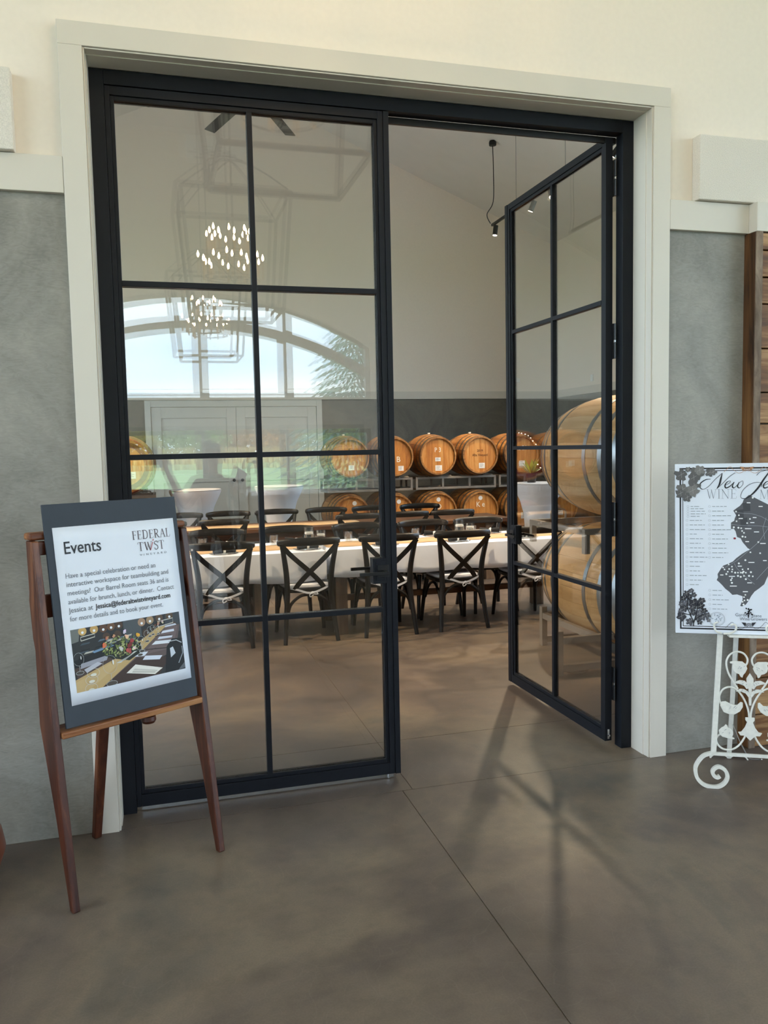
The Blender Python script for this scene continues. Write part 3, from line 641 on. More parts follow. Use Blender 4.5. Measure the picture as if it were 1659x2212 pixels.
for x, y in ((.66, .74), (.74, .75), (.93, .78), (.3, .80), (.4, .8)): D('4a372a', x, y, .034)
for (a, b_, c_, d_) in ((.08, .80, .20, .86), (.78, .80, .93, .89)):
    ik.line(hx('c9c6bd'), q((a, b_), (c_, b_ + .03), (c_, d_ + .02), (a, d_), (a, b_)), .0028)
for k in range(16):
    x, y = random.uniform(.02, .5), random.uniform(.55, .8); ik.poly(hx(random.choice(('8a8f90', '5b6a78', 'b9b5ab', '1b1c1e', '3f4a55'))), q((x, y), (x + .08, y + .01), (x + .09, y + .035), (x + .02, y + .03)))
I('15161a', (0, .5), (.36, .66), (.4, .42), (.1, .36), (0, .40)); I('6f8fb0', (.16, .6), (.34, .66), (.36, .63), (.18, .57))
I('4a3a34', (0, .38), (.3, .46), (.38, .36), (.02, .20)); I('9b9ba6', (.06, .44), (.3, .5), (.28, .42), (.05, .36)); I('b9b9c4', (.08, .34), (.2, .42), (.24, .38), (.1, .28))
I('5e4f4d', (.26, .0), (.93, .36), (.99, .78), (.86, .80), (.62, .56), (.22, 0)); I('3c2a22', (.22, 0), (.74, 0), (.86, .26), (.55, .36))
I('6d5c5c', (.60, .38), (.90, .40), (.97, .76), (.86, .77)); I('bda06c', (0, 0), (.22, 0), (.58, .42), (.86, .80), (.78, .80), (.4, .44), (.0, .2))
I('c4a877', (0, 0), (.10, 0), (.46, .4), (.4, .42), (0, .16))
for (x, y) in ((.50, .12), (.64, .40), (.72, .58), (.78, .70)): ik.line(hx('54423a'), q((x, y), (x + .10, y + .06)), .0012)
I('e6e2da', (.44, .14), (.70, .02), (.78, .10), (.53, .25)); I('c9c5bd', (.50, .16), (.72, .06), (.73, .08), (.52, .185)); I('b6b2aa', (.49, .13), (.70, .045), (.71, .06), (.50, .15))
I('d7dcea', (.60, .30), (.76, .25), (.79, .31), (.63, .36)); I('d9ddea', (.52, .38), (.62, .36), (.66, .42), (.56, .44)); I('dfe2ea', (.70, .52), (.88, .49), (.90, .54), (.74, .57)); I('cfd3e0', (.76, .59), (.90, .58), (.91, .61), (.78, .63)); I('d5d8e4', (.80, .68), (.93, .68), (.93, .72), (.82, .72)); I('c5c8d4', (.84, .77), (.96, .78), (.95, .81), (.85, .80))
ik.line(hx('2b211c'), q((.64, .46), (.84, .42)), .003); ik.line(hx('2b211c'), q((.74, .65), (.90, .63)), .002)
I('0c0c0e', (.80, .0), (1, .0), (1, .54), (.90, .56), (.84, .44)); I('5a5d63', (.93, .0), (1, .02), (1, .12), (.95, .04)); I('c7cdd8', (.87, .24), (.92, .30), (.90, .42), (.87, .40)); ik.line(hx('9aa0a8'), q((.94, .12), (.99, .28), (.99, .40)), .003); ik.line(hx('b8bcc2'), q((.86, .52), (.94, .52), (.99, .46)), .003)
I('1d2218', (.24, .52), (.36, .60), (.60, .60), (.60, .44), (.48, .34), (.34, .42)); I('d8dad4', (.36, .34), (.44, .36), (.56, .47), (.53, .47), (.40, .33))
fc = ('7d8a4a', '5f6f3a', '9aa35e', '3f4a2a', 'b9bd84', '4c5c34', '8a8455')
for k in range(150):
    a = random.uniform(0, 2 * PI); r_ = random.random() ** .6; x, y = .42 + .17 * r_ * math.cos(a), .60 + .17 * r_ * math.sin(a)
    ik.disc(hx(random.choice(fc)), X0 + x * SX, Y0 + y * SY, random.uniform(.003, .008), random.uniform(.0015, .003), 6, random.uniform(0, 3))
for x, y, r_, c in ((.27, .66, .026, 'd9774a'), (.48, .73, .025, 'd8c0a0'), (.58, .73, .022, 'd9ab3a'), (.46, .83, .022, 'd9c3dc'), (.50, .60, .03, '7d2a2c'), (.48, .50, .028, 'b0484a'), (.53, .53, .022, 'ddd3bc'), (.42, .56, .026, 'c9c4c0'), (.36, .79, .018, 'c78a70'), (.30, .77, .018, 'b97a5a'), (.52, .66, .02, 'a33a3a'), (.78, .86, .018, 'a37a6a'), (.82, .87, .016, 'c9b9a9'), (.75, .84, .014, '6a4a3a')):
    for j in range(7): ik.disc(tuple(u * random.uniform(.75, 1.2) for u in hx(c)), X0 + x * SX + random.uniform(-1, 1) * r_ * SX * .5, Y0 + y * SY + random.uniform(-1, 1) * r_ * SX * .5, r_ * SX * .55, r_ * SX * .4, 8, random.uniform(0, 3))
for x, y, s_ in ((.30, .34, 1.0), (.04, .52, .7), (.60, .62, .55), (.58, .55, .5), (.66, .72, .4), (.72, .80, .35), (.69, .78, .35), (.77, .78, .3)):
    ik.ringl(hx('b9bfbe'), X0 + x * SX, Y0 + y * SY, .026 * s_, .032 * s_, .0008); ik.line(hx('aeb3b2'), [(X0 + x * SX, Y0 + y * SY - .032 * s_), (X0 + x * SX, Y0 + y * SY - .066 * s_)], .0012); ik.disc(hx('4a423c'), X0 + x * SX, Y0 + y * SY - .067 * s_, .02 * s_, .009 * s_); ik.ringl(hx('cfd4d4'), X0 + x * SX, Y0 + y * SY - .067 * s_, .02 * s_, .009 * s_, .0009)
    ik.disc(hx('e9eef0'), X0 + x * SX + .012 * s_, Y0 + y * SY + .006 * s_, .0022 * s_, .009 * s_)
for x, y in ((.13, .16), (.15, .26), (.12, .03)): ik.ringl(hx('cfd2ce'), X0 + x * SX, Y0 + y * SY, .022, .016, .0009); ik.disc(hx('d9d6c8'), X0 + x * SX, Y0 + y * SY - .006, .011, .005)
# trim whatever runs past the picture's edge
ik.v = [(min(max(a, X0), X0 + SX), min(max(b_, Y0), Y0 + SY), c_) for a, b_, c_ in ik.v]
ik.build('printed_photo', ps)

# ================================================================== WHITE EASEL WITH WINE MAP
WA, WT = math.radians(-28), math.radians(5)
W0 = Vector((2.614, -.39, 0))
WM = flat_frame(WA, WT, W0)
Lw, Uw, Nw = (Vector(WM.col[i][:3]) for i in range(3))
def pw(px, py, off=0.0):      # photo pixel -> coordinates in the easel's own plane
    d = CF + CR * ((px - 829.5) / FPX) - CU * ((py - 1106) / FPX); o0 = W0 + Nw * off; t = (o0 - CAM).dot(Nw) / d.dot(Nw); X = CAM + d * t - o0
    return Vector((X.dot(Lw), X.dot(Uw), 0))
we = empty('ornate_easel'); we.matrix_world = WM; tag(we, 'white wrought iron easel with scroll feet holding the map', 'easel')
UC = pw(1620, 1560).x        # mirror axis of the ornament
mir = lambda p: Vector((2 * UC - p.x, p.y, p.z))
la, lb = pw(1570, 1120), pw(1541, 1626)
apex = Vector((UC, 1.40, 0))
for f in (lambda p: p, mir):
    MB().bar([f(lb), f(la), f(apex + Vector((-.012, 0, 0)))], .022, .014, (1, 0, 0)).build('leg', M['whiteiron'], we, bevel=.001)
    sp = [f(pw(*p)) for p in ((1541, 1626), (1520, 1632), (1506, 1648), (1502, 1662), (1506, 1680), (1518, 1693), (1534, 1699), (1551, 1699), (1564, 1692), (1571, 1680), (1569, 1668), (1562, 1660), (1552, 1656), (1543, 1660), (1539, 1667), (1542, 1675), (1549, 1679), (1555, 1676))]
    MB().bar(crv(sp, 5), .018, .015, (0, 0, 1)).build('scroll_foot', M['whiteiron'], we, smooth=True)
    def cv(nm, pts, r_=.0042, dz=0.0): return MB().tube(crv([f(pw(*p)) + Vector((0, 0, dz)) for p in pts], 6), r_, 8).build(nm, M['whiteiron'], we, smooth=True)
    cv('scroll', ((1619, 1553), (1616, 1533), (1608, 1512), (1594, 1492), (1577, 1484), (1562, 1489), (1554, 1503), (1556, 1518), (1564, 1528)))
    cv('scroll', ((1594, 1488), (1582, 1470), (1572, 1450), (1569, 1430), (1576, 1415), (1590, 1408), (1605, 1411), (1614, 1422), (1614, 1432), (1609, 1440)))
    cv('scroll', ((1612, 1584), (1606, 1597), (1595, 1611), (1580, 1619), (1563, 1618), (1551, 1609), (1547, 1598), (1550, 1590), (1556, 1586)))
    cv('map_hook', ((1556, 1366), (1545, 1362), (1540, 1352), (1541, 1345), (1548, 1342)), .0045, .031); cv('map_hook', ((1560, 1367), (1574, 1366), (1585, 1360), (1587, 1352), (1582, 1347), (1575, 1349)), .0045, .031)
    def blossom(nm, cx, cy, s_, rot, pts):
        c = f(pw(cx, cy, 0)); sg = 1 if f(Vector((1, 0, 0))).x - f(Vector((0, 0, 0))).x > 0 else -1; k = .00245 * s_
        pl = []
        for (a, b_) in pts:
            x, y = a * math.cos(rot) - b_ * math.sin(rot), a * math.sin(rot) + b_ * math.cos(rot); pl.append((c.x + sg * x * k, c.y + y * k, .003))
        pm = MB().prism(pl, (0, 0, .006)).build(nm, M['whiteiron'], we, bevel=.0015)
        for j in range(5):
            x, y = random.uniform(-6, 6), random.uniform(-4, 4); xr, yr = x * math.cos(rot) - y * math.sin(rot), x * math.sin(rot) + y * math.cos(rot); m_ = MB(); stroke(m_, [(c.x + sg * xr * k, c.y + yr * k), (c.x + sg * (xr + 2.5) * k, c.y + (yr + 2) * k)], .0012, .0094); m_.build('worn_mark', M['inkgrey'], pm)
    tul = [(10, 6), (12, -2), (8, -9), (4, -13), (2, -18), (-1, -16), (-3, -11), (-8, -9), (-12, -5), (-13, 2), (-11, 8), (-16, 9), (-16, 12), (-9, 13), (-2, 12), (5, 11)]
    blossom('tulip', 1598, 1442, 1.0, .1, tul)
    blossom('tulip', 1567, 1581, 1.0, 3.0, [(x, y * .8) for x, y in tul])
    blossom('iron_leaf', 1580, 1527, 1.15, 0, [(-17, 2), (-15, 8), (-9, 9), (-3, 6), (3, 4), (8, 4), (13, 9), (16, 8), (16, 1), (12, -6), (4, -11), (-4, -11), (-12, -8)])
    blossom('iron_leaf', 1604, 1477, 1.0, 0, [(10, -7), (9, 0), (3, 6), (-5, 7), (-12, 4), (-14, 1), (-6, 0), (2, -3), (6, -9)])
    blossom('iron_leaf', 1606, 1490, 1.0, 0, [(11, -9), (7, -2), (0, 2), (-7, 2), (-13, -3), (-5, -3), (3, -6), (8, -13)])
for (cx, cy, pts, nm) in ((1620, 1475, [(0, 18), (-6, 8), (-6, -2), (-3, -10), (-2, -42), (2, -42), (3, -10), (6, -2), (6, 8)], 'iron_leaf'), (1620, 1572, [(-8, 19), (8, 19), (8, 14), (5, 10), (9, 0), (15, -8), (21, -9), (17, -15), (9, -15), (0, -24), (-9, -15), (-17, -15), (-21, -9), (-15, -8), (-9, 0), (-5, 10), (-8, 14)], 'bell_flower')):
    c = pw(cx, cy); k = .00235; MB().prism([(c.x + a * k, c.y + b_ * k, -.004) for a, b_ in pts], (0, 0, .009)).build(nm, M['whiteiron'], we, bevel=.0015)
bb = pw(1540, 1628).y
MB().box(lb.x - .01, 2 * UC - lb.x + .01, bb - .006, bb + .008, -.007, .007).build('bottom_rail', M['whiteiron'], we, bevel=.001)
zz = la.y - .06
MB().box(la.x - .0, 2 * UC - la.x, .672, .682, -.006, .05).build('shelf_bar', M['whiteiron'], we, bevel=.001)
# rear leg, its scroll and the safety chain
MB().bar([(UC, 1.38, -.02), (UC - .01, .75, -.20), (UC - .02, .035, -.36)], .02, .012, (1, 0, 0)).build('leg', M['whiteiron'], we, bevel=.001)
rsc = [(UC - .02 + a, .035 + b_, -.362) for a, b_ in ((0, 0), (-.035, .02), (-.07, .012), (-.085, -.008), (-.07, -.028), (-.05, -.024), (-.052, -.008), (-.062, -.01))]
MB().bar(crv(rsc, 5), .016, .006, (0, 0, 1)).build('scroll_foot', M['whiteiron'], we, smooth=True)
rsc = [(UC - .02 - a, .035 + b_, -.362) for a, b_ in ((0, 0), (-.035, .02), (-.07, .012), (-.085, -.008), (-.07, -.028), (-.05, -.024), (-.052, -.008), (-.062, -.01))]
MB().bar(crv(rsc, 5), .016, .006, (0, 0, 1)).build('scroll_foot', M['whiteiron'], we, smooth=True)
MB().tube(crv([(UC - .01, .21, -.32), (UC + .01, .14, -.24), (UC + .03, .10, -.14), (UC + .05, .135, -.01)], 8), .003, 6).build('chain', M['steel'], we, smooth=True)

mb_ = MB().box(0, .62, 0, .748, 0, .012).build('wine_map', M['paper'], bevel=.001); mb_.matrix_world = WM @ Matrix.Translation((UC - .31, .683, .012))
tag(mb_, 'white printed New Jersey wine map on the white iron easel', 'map')
def mp_(px, py):
    p = pw(px, py, .024); return (p.x - (UC - .31), p.y - .683)
ik = Ink(.0122)
K = lambda c, pts: ik.poly(hx(c), [mp_(*p) for p in pts])
def border(o, wd, c):
    for (a, b_, c_, d_) in ((o, o, .62 - o, o + wd), (o, .748 - o - wd, .62 - o, .748 - o), (o, o, o + wd, .748 - o), (.62 - o - wd, o, .62 - o, .748 - o)): ik.poly(hx(c), [(a, b_), (c_, b_), (c_, d_), (a, d_)])
border(.018, .0065, '17171c'); border(.030, .003, '17171c')
state = [(1618, 1069), (1611, 1075), (1606, 1080), (1604, 1086), (1598, 1093), (1592, 1097), (1584, 1103), (1590, 1113), (1587, 1120), (1586, 1125), (1579, 1129), (1579, 1143), (1585, 1142), (1589, 1148), (1592, 1160), (1600, 1163), (1604, 1171), (1610, 1178), (1615, 1184), (1620, 1187), (1612, 1191), (1602, 1197), (1590, 1206), (1583, 1213), (1572, 1218), (1562, 1222), (1557, 1229), (1550, 1240), (1551, 1247), (1548, 1253), (1553, 1257), (1560, 1264), (1567, 1272), (1575, 1278), (1582, 1285), (1592, 1284), (1604, 1288), (1604, 1296), (1601, 1303), (1599, 1309), (1603, 1310), (1611, 1306), (1617, 1298), (1623, 1287), (1630, 1278), (1640, 1271), (1651, 1262), (1656, 1250), (1663, 1236), (1668, 1220), (1672, 1200), (1676, 1182), (1674, 1172), (1664, 1168), (1660, 1160), (1668, 1148), (1676, 1138), (1681, 1122), (1684, 1106), (1664, 1092), (1642, 1081)]
K('5c5c61', state)
for a, b_ in ((1598, 1110), (1606, 1128), (1612, 1095)): K('47474c', [(a - 8, b_ - 8), (a + 8, b_ - 10), (a + 9, b_ + 9), (a - 6, b_ + 10)])
for pts in (((1588, 1107), (1606, 1109), (1625, 1110), (1645, 1116), (1659, 1124)), ((1580, 1133), (1600, 1135), (1640, 1136), (1672, 1140)), ((1566, 1226), (1590, 1212), (1612, 1194), (1640, 1170), (1660, 1140)), ((1586, 1217), (1592, 1228), (1610, 1245), (1630, 1262)), ((1634, 1252), (1645, 1240), (1660, 1224)), ((1655, 1118), (1648, 1140), (1652, 1165))): ik.line(hx('a9abb2'), [mp_(*p) for p in pts], .0012)
for x, y in ((1626, 1075), (1590, 1105), (1596, 1113), (1591, 1126), (1585, 1139), (1620, 1121), (1614, 1130), (1595, 1140), (1601, 1141), (1603, 1147), (1607, 1151), (1604, 1159), (1610, 1160), (1638, 1171), (1621, 1193), (1642, 1195), (1610, 1210), (1596, 1217), (1574, 1219), (1581, 1224), (1562, 1226), (1565, 1230), (1575, 1229), (1582, 1230), (1572, 1235), (1581, 1235), (1588, 1237), (1569, 1240), (1594, 1237), (1600, 1237), (1604, 1237), (1606, 1235), (1611, 1237), (1604, 1230), (1616, 1229), (1622, 1236), (1594, 1244), (1600, 1246), (1607, 1244), (1618, 1244), (1626, 1245), (1581, 1249), (1579, 1253), (1581, 1259), (1611, 1251), (1610, 1285), (1607, 1290), (1615, 1296), (1608, 1297), (1604, 1300), (1606, 1306)):
    p = mp_(x, y); ik.disc(hx('f4f4f4'), p[0], p[1], .0042, .0042, random.choice((4, 4, 12)), .8)
for x, y, l in ((1617, 1086, 8), (1643, 1094, 9), (1600, 1120, 9), (1630, 1118, 8), (1625, 1129, 9), (1616, 1142, 14), (1634, 1149, 11), (1614, 1170, 8), (1648, 1174, 12), (1623, 1215, 13), (1598, 1223, 9), (1559, 1242, 7), (1581, 1245, 13), (1584, 1266, 15), (1619, 1259, 10), (1610, 1278, 11), (1652, 1211, 8)): K('f2f2f2', [(x - l / 2, y - 1), (x + l / 2, y - 1), (x + l / 2, y + 1), (x - l / 2, y + 1)])
p = mp_(1587, 1163); ik.disc(hx('8a1f30'), p[0], p[1], .006, .005, 5)
def grey_lines(xs, ys, ws):
    for y in ys:
        p = mp_(xs, y); wd = random.uniform(*ws); ik.ringl(hx('a9adb2'), p[0], p[1], .0045, .0045, .0009, 10); a = .011
        while a < wd:
            l = random.uniform(.010, .022); ik.line(hx('9aa0a6'), [(p[0] + a, p[1]), (p[0] + min(a + l, wd), p[1])], .0028); a += l + .004
grey_lines(1486, [1094, 1099, 1104.5, 1110, 1115.5], (.05, .075)); grey_lines(1484, [1124 + 9.9 * k for k in range(15)], (.04, .085)); grey_lines(1532.5, [1094 + 10 * k for k in range(12)], (.045, .095)); grey_lines(1533, [1275 + 10 * k for k in range(5)], (.045, .08)); grey_lines(1676, [1262 + 10 * k for k in range(6)], (.04, .06))
def vine(x, y, s_, c, rot=0.0):
    p = mp_(x, y); pl = []
    for k in range(15):
        a = 2 * PI * k / 15; r_ = s_ * (1.3 if y < 1200 else .98) * (1 if k % 3 else .68) * (.85 + .3 * random.random()); pl.append((p[0] + r_ * math.cos(a + rot), p[1] + r_ * math.sin(a + rot)))
    ik.poly(hx(c), pl); ik.line(hx('b9b6b4'), [(p[0] - s_ * .6, p[1] - s_ * .3), (p[0] + s_ * .6, p[1] + s_ * .4)], .0008); ik.line(hx('b9b6b4'), [(p[0], p[1] + s_ * .6), (p[0] + s_ * .1, p[1] - s_ * .6)], .0008)
for x, y, s_ in ((1471, 1026, .022), (1505, 1022, .026), (1498, 1032, .020), (1511, 1016, .018), (1474, 1058, .024), (1470, 1066, .018), (1499, 1049, .020), (1496, 1060, .022), (1533, 1021, .016), (1540, 1020, .012), (1484, 1075, .016), (1486, 1014, .009)): vine(x, y, s_, random.choice(('6f6c6b', '7d7a78', '5f5d5d')), random.random())
for x, y, s_ in ((1483, 1282, .016), (1493, 1276, .012), (1489, 1289, .015), (1499, 1285, .012), (1476, 1292, .015), (1472, 1304, .014), (1484, 1302, .016), (1498, 1303, .022), (1496, 1312, .016), (1511, 1302, .018), (1516, 1297, .015), (1513, 1309, .018), (1478, 1314, .018), (1472, 1331, .022), (1470, 1318, .012), (1497, 1323, .016), (1511, 1324, .018), (1521, 1319, .014), (1527, 1329, .016), (1517, 1333, .016), (1489, 1342, .018), (1511, 1344, .012), (1530, 1339, .010), (1506, 1335, .014)): vine(x, y, s_, random.choice(('3a3a40', '4d4d54', '2a2a30', '5d5d64')), random.random())
for pts in (((1498, 1353), (1497, 1340), (1490, 1328), (1478, 1325)), ((1498, 1345), (1504, 1325), (1508, 1300)), ((1493, 1332), (1484, 1312), (1485, 1290)), ((1499, 1340), (1512, 1330), (1522, 1326))): ik.line(hx('1d1d22'), [mp_(*p) for p in pts], .004)
for sgn in (1,):
    p = mp_(1548, 1337); ik.ringl(hx('8d9298'), p[0], p[1], .033, .030, .0012, 28); ik.ringl(hx('a9adb2'), p[0], p[1], .029, .026, .0008, 28)
    for k in range(22): a, r_ = random.uniform(0, 6.28), random.uniform(0, .024); ik.disc(hx('9aa4b0'), p[0] + r_ * math.cos(a), p[1] + r_ * math.sin(a), .003, .002, 6, a)
for x0, y0, up in ((1613, 1016, -1), (1617, 1352, 1)):
    c0 = hx('b98560') if y0 < 1100 else hx('2a2a30')
    for k in range(3):
        p = mp_(x0, y0); ik.line(c0, [(p[0] + (.006 + .005 * k) * math.cos(t_ * PI / 10), p[1] + (.006 + .005 * k) * math.sin(t_ * PI / 10) - .004) for t_ in range(11)], .0022)
    ik.poly(c0, [mp_(x0 - 16, y0 - 8), mp_(x0 - 6, y0 - 7), mp_(x0 - 8, y0 + 1)]); ik.poly(c0, [mp_(x0 + 16, y0 - 8), mp_(x0 + 6, y0 - 7), mp_(x0 + 8, y0 + 1)])
    for sg in (-1, 1):
        ik.line(c0, [(v.x, v.y) for v in crv([(*mp_(x0 + sg * a, y0 + b_), 0) for a, b_ in ((8, 3), (18, 6), (28, 0), (36, -8), (44, -2), (50, 4))], 5)], .0014)
for k in range(26):
    p = mp_(1617, 1322); a, r_ = random.uniform(0, 6.28), random.uniform(0, 1); ik.disc(hx('101014'), p[0] + .016 * r_ * math.cos(a), p[1] + .022 * r_ * math.sin(a), .004, .003, 7, a)
ik.build('map_print', mb_)
def lets(s_, px, py, size, wd, mat=M['inkgrey'], al='LEFT'):
    p = mp_(px, py); text(s_, p[0], p[1], .0138, size, mat, mb_, 0, wd, align=al)
lets('Garden', 1588, 1331, .020, .056); lets('State', 1622, 1333, .020, .042); lets('Wine', 1598, 1340, .020, .040); lets('Growers', 1621, 1340, .020, .066)
b = MB(); p = mp_(1526, 1077); serif(b, 'WINE', p[0], p[1], .040, .0136, .98, .05, .018, .05); b.build('title_lettering', M['inkgrey'], mb_); b = MB(); p = mp_(1640, 1078); serif(b, 'MAP', p[0], p[1], .040, .0136, .98, .05, .018, .05); b.build('title_lettering', M['inkgrey'], mb_)
def script(paths):
    b = MB()
    for pts, ws in paths:
        c = crv([(*mp_(*p), 0) for p in pts], 7); m = len(c); k = len(ws) - 1
        wl = [ws[min(k, int(i * k / (m - 1)))] + (ws[min(k, int(i * k / (m - 1)) + 1)] - ws[min(k, int(i * k / (m - 1)))]) * ((i * k / (m - 1)) % 1) for i in range(m)]
        stroke(b, [(v.x, v.y) for v in c], wl, .0139)
    b.build('script_lettering', M['inkdark'], mb_)
A_, B_, C_ = .0018, .0042, .0075
script([
 (((1535, 1035), (1525, 1036), (1514, 1043), (1511, 1051), (1518, 1057), (1530, 1051), (1545, 1035), (1560, 1022)), (A_, B_, C_ * .7, A_, A_, A_)),
 (((1560, 1022), (1557, 1034), (1554, 1046), (1548, 1056)), (A_, C_, C_, A_)), (((1548, 1056), (1560, 1045), (1575, 1030), (1588, 1021)), (A_, A_, A_, A_)),
 (((1567, 1048), (1576, 1043), (1577, 1039), (1571, 1041), (1566, 1048), (1568, 1054), (1577, 1050), (1586, 1041)), (A_, A_, A_, B_, C_ * .8, B_, A_)),
 (((1586, 1041), (1582, 1050), (1585, 1054), (1592, 1048), (1597, 1041), (1593, 1050), (1597, 1054), (1604, 1047), (1604, 1039), (1598, 1042)), (A_, C_ * .8, A_, A_, C_ * .8, A_, A_, A_)),
 (((1664, 1014), (1650, 1017), (1641, 1020), (1634, 1027)), (A_, A_, A_)), (((1664, 1016), (1650, 1035), (1638, 1053), (1624, 1068), (1610, 1077), (1600, 1074), (1604, 1060), (1618, 1047), (1634, 1042), (1645, 1044), (1644, 1052)), (B_, C_, C_, B_, A_, A_, A_, A_, A_)),
 (((1650, 1049), (1659, 1044), (1661, 1040), (1655, 1041), (1649, 1048), (1651, 1054), (1660, 1051), (1669, 1043), (1671, 1040), (1676, 1043), (1672, 1052), (1676, 1054), (1684, 1046), (1688, 1041)), (A_, A_, B_, C_ * .8, A_, A_, C_ * .8, A_, A_)),
 (((1688, 1041), (1692, 1047), (1689, 1054), (1683, 1053)), (A_, C_ * .7, A_)), (((1692, 1050), (1702, 1045), (1704, 1040), (1698, 1041), (1693, 1048), (1695, 1054), (1704, 1051), (1711, 1043)), (A_, B_, C_ * .8, A_, A_)),
 (((1711, 1043), (1708, 1052), (1714, 1053), (1722, 1042), (1718, 1056), (1708, 1070), (1702, 1066), (1716, 1056), (1730, 1046)), (A_, C_ * .8, A_, B_, A_, A_, A_)),
])
# brown glazed urn at the left edge
ur = MB().lathe([(.001, 0), (.12, .0), (.15, .02), (.215, .10), (.235, .16), (.225, .22), (.19, .28), (.16, .315), (.165, .33), (.18, .34), (.17, .348), (.15, .33), (.14, .30), (.001, .29)], 40).build('clay_urn', M['terra'], smooth=True); ur.location = (-.505, -.36, 0)
tag(ur, 'brown glazed clay urn on the floor at the left edge', 'urn')

# ================================================================== BARREL ROOM FURNITURE
# ---- cross-back chair, origin under the seat, sitter faces +y
def make_chair():
    e = empty('cross_back_chair')
    seat = MB(); n = 20; ring = []
    for k in range(n):
        a = 2 * PI * k / n; cx, cy = math.cos(a), math.sin(a); ring.append((.205 * math.copysign(abs(cx) ** .6, cx) * (1 + .06 * cy), .20 * math.copysign(abs(cy) ** .6, cy)))
    seat.prism([(x, y, .392) for x, y in ring], (0, 0, .032)); seat.build('seat', M['chairx'], e, bevel=.006)
    cu = MB(); prof = ((.96, 0), (1.02, .012), (1.0, .028), (.9, .036)); vs_ = []
    for s_, dz in prof: vs_ += [(x * s_ * .97, y * s_ * .97, .4245 + dz) for x, y in ring]
    fs = [tuple(range(n - 1, -1, -1)), tuple(range(3 * n, 4 * n))] + [(i * n + k, i * n + (k + 1) % n, (i + 1) * n + (k + 1) % n, (i + 1) * n + k) for i in range(3) for k in range(n)]
    cu.add(vs_, fs); co = cu.build('seat_cushion', M['cushion'], e, smooth=True)
    tie = MB(); tie.bar(crv([(-.17, -.19, .44), (-.10, -.225, .425), (-.03, -.235, .40), (.02, -.236, .395)], 6), .016, .003, (0, 0, 1)); tie.bar(crv([(.17, -.19, .44), (.12, -.225, .425), (.06, -.235, .405), (.02, -.236, .395)], 6), .016, .003, (0, 0, 1)); tie.build('cushion_tie', M['cushion'], co, smooth=True)
    kn = MB().ball((.02, -.238, .395), .014, 8, 6, (1.2, .8, .9)); kn.tube(crv([(.02, -.242, .395), (.045, -.246, .40), (.06, -.246, .385), (.03, -.244, .385)], 6), .004, 6); kn.tube(crv([(.02, -.242, .395), (-.005, -.246, .385), (.0, -.246, .365), (.025, -.244, .38)], 6), .004, 6); kn.build('tie_bow', M['cushion'], co, smooth=True)
    for s_ in (-1, 1):
        pts = crv([(s_ * .212, -.262, 0), (s_ * .192, -.225, .20), (s_ * .176, -.205, .40), (s_ * .182, -.215, .56), (s_ * .205, -.245, .72), (s_ * .222, -.262, .80)], 6)
        MB().tube(pts, [.0165 + .006 * math.sin(PI * min(1, i / 30)) for i in range(len(pts))], 10).build('leg', M['chair'], e, smooth=True)
        pts = crv([(s_ * .205, .235, 0), (s_ * .192, .205, .20), (s_ * .172, .165, .385)], 6)
        MB().tube(pts, [.0145 + .007 * i / len(pts) for i in range(len(pts))], 10).build('leg', M['chair'], e, smooth=True)
        # flat bent strap of the cross
        pts = crv([(s_ * .222, -.272, .785), (s_ * .135, -.262, .69), (s_ * .0, -.248 - .004 * s_, .565), (-s_ * .085, -.232, .475), (-s_ * .118, -.215, .425)], 6)
        MB().bar(pts, .038, .009, (1, 0, .9 * -s_)).build('cross_strap', M['chair'], e, smooth=True)
        pts = crv([(s_ * .182, -.20, .20), (s_ * .180, -.13, .31), (s_ * .176, -.02, .375), (s_ * .178, .10, .335), (s_ * .183, .185, .22)], 6)
        MB().tube(pts, .0115, 8).build('side_brace', M['chair'], e, smooth=True)
    pts = crv([(-.180, -.212, .20), (-.155, -.208, .30), (-.08, -.203, .365), (0, -.202, .378), (.08, -.203, .365), (.155, -.208, .30), (.180, -.212, .20)], 6)
    MB().tube(pts, .0125, 8).build('arch_brace', M['chair'], e, smooth=True)
    pts = crv([(-.238, -.232, .802), (-.16, -.276, .806), (0, -.292, .808), (.16, -.276, .806), (.238, -.232, .802)], 6); m = len(pts)
    hh = [.042 + .024 * math.sin(PI * min(1, max(0, .12 + .76 * i / (m - 1)))) for i in range(m)]
    MB().oval(pts, hh, .034).build('top_rail', M['chairx'], e, smooth=True, ang=60)
    return e
chair0 = make_chair(); used = [False]
def chair(x, y, rz, label):
    c = copy_tree(chair0) if used[0] else chair0; used[0] = True
    c.location = (x, y, 0); c.rotation_euler = (0, 0, rz); c.rotation_mode = 'XYZ'; tag(c, label, 'chair', 'cross-back chairs at the banquet tables')
    return c
ORD = ['leftmost', 'second from the left', 'third from the left', 'fourth from the left', 'fifth from the left', 'sixth from the left']
NEAR = []
for k, (x, rz) in enumerate(((.748, -.05), (1.405, .02), (2.07, -.02), (2.69, .03), (3.36, -.04))): FC = chair(x, 3.135, rz, 'black cross-back chair, %s in the row nearest the glass door' % ORD[k]); NEAR.append(FC)
for k, x in enumerate((.775, 1.40, 2.06, 2.68, 3.23)): chair(x, 3.66, PI + random.uniform(-.06, .06), 'dark cross-back chair across the white-clothed table, %s in its row' % ORD[k])
for k, x in enumerate((.30, .93, 2.32, 2.855, 3.39)): chair(x, 5.22, random.uniform(-.05, .05), 'dark cross-back chair on the near side of the bare table, %s' % ORD[k])
for k, x in enumerate((.50, 1.03, 1.58, 2.18, 2.74, 3.32)): chair(x, 5.74, PI + random.uniform(-.05, .05), 'dark cross-back chair in the farthest chair row, %s' % ORD[k])

MB().box(-.226, -.212, -.2905, -.2895, .782, .796).build('sticker', M['card'], NEAR[0])
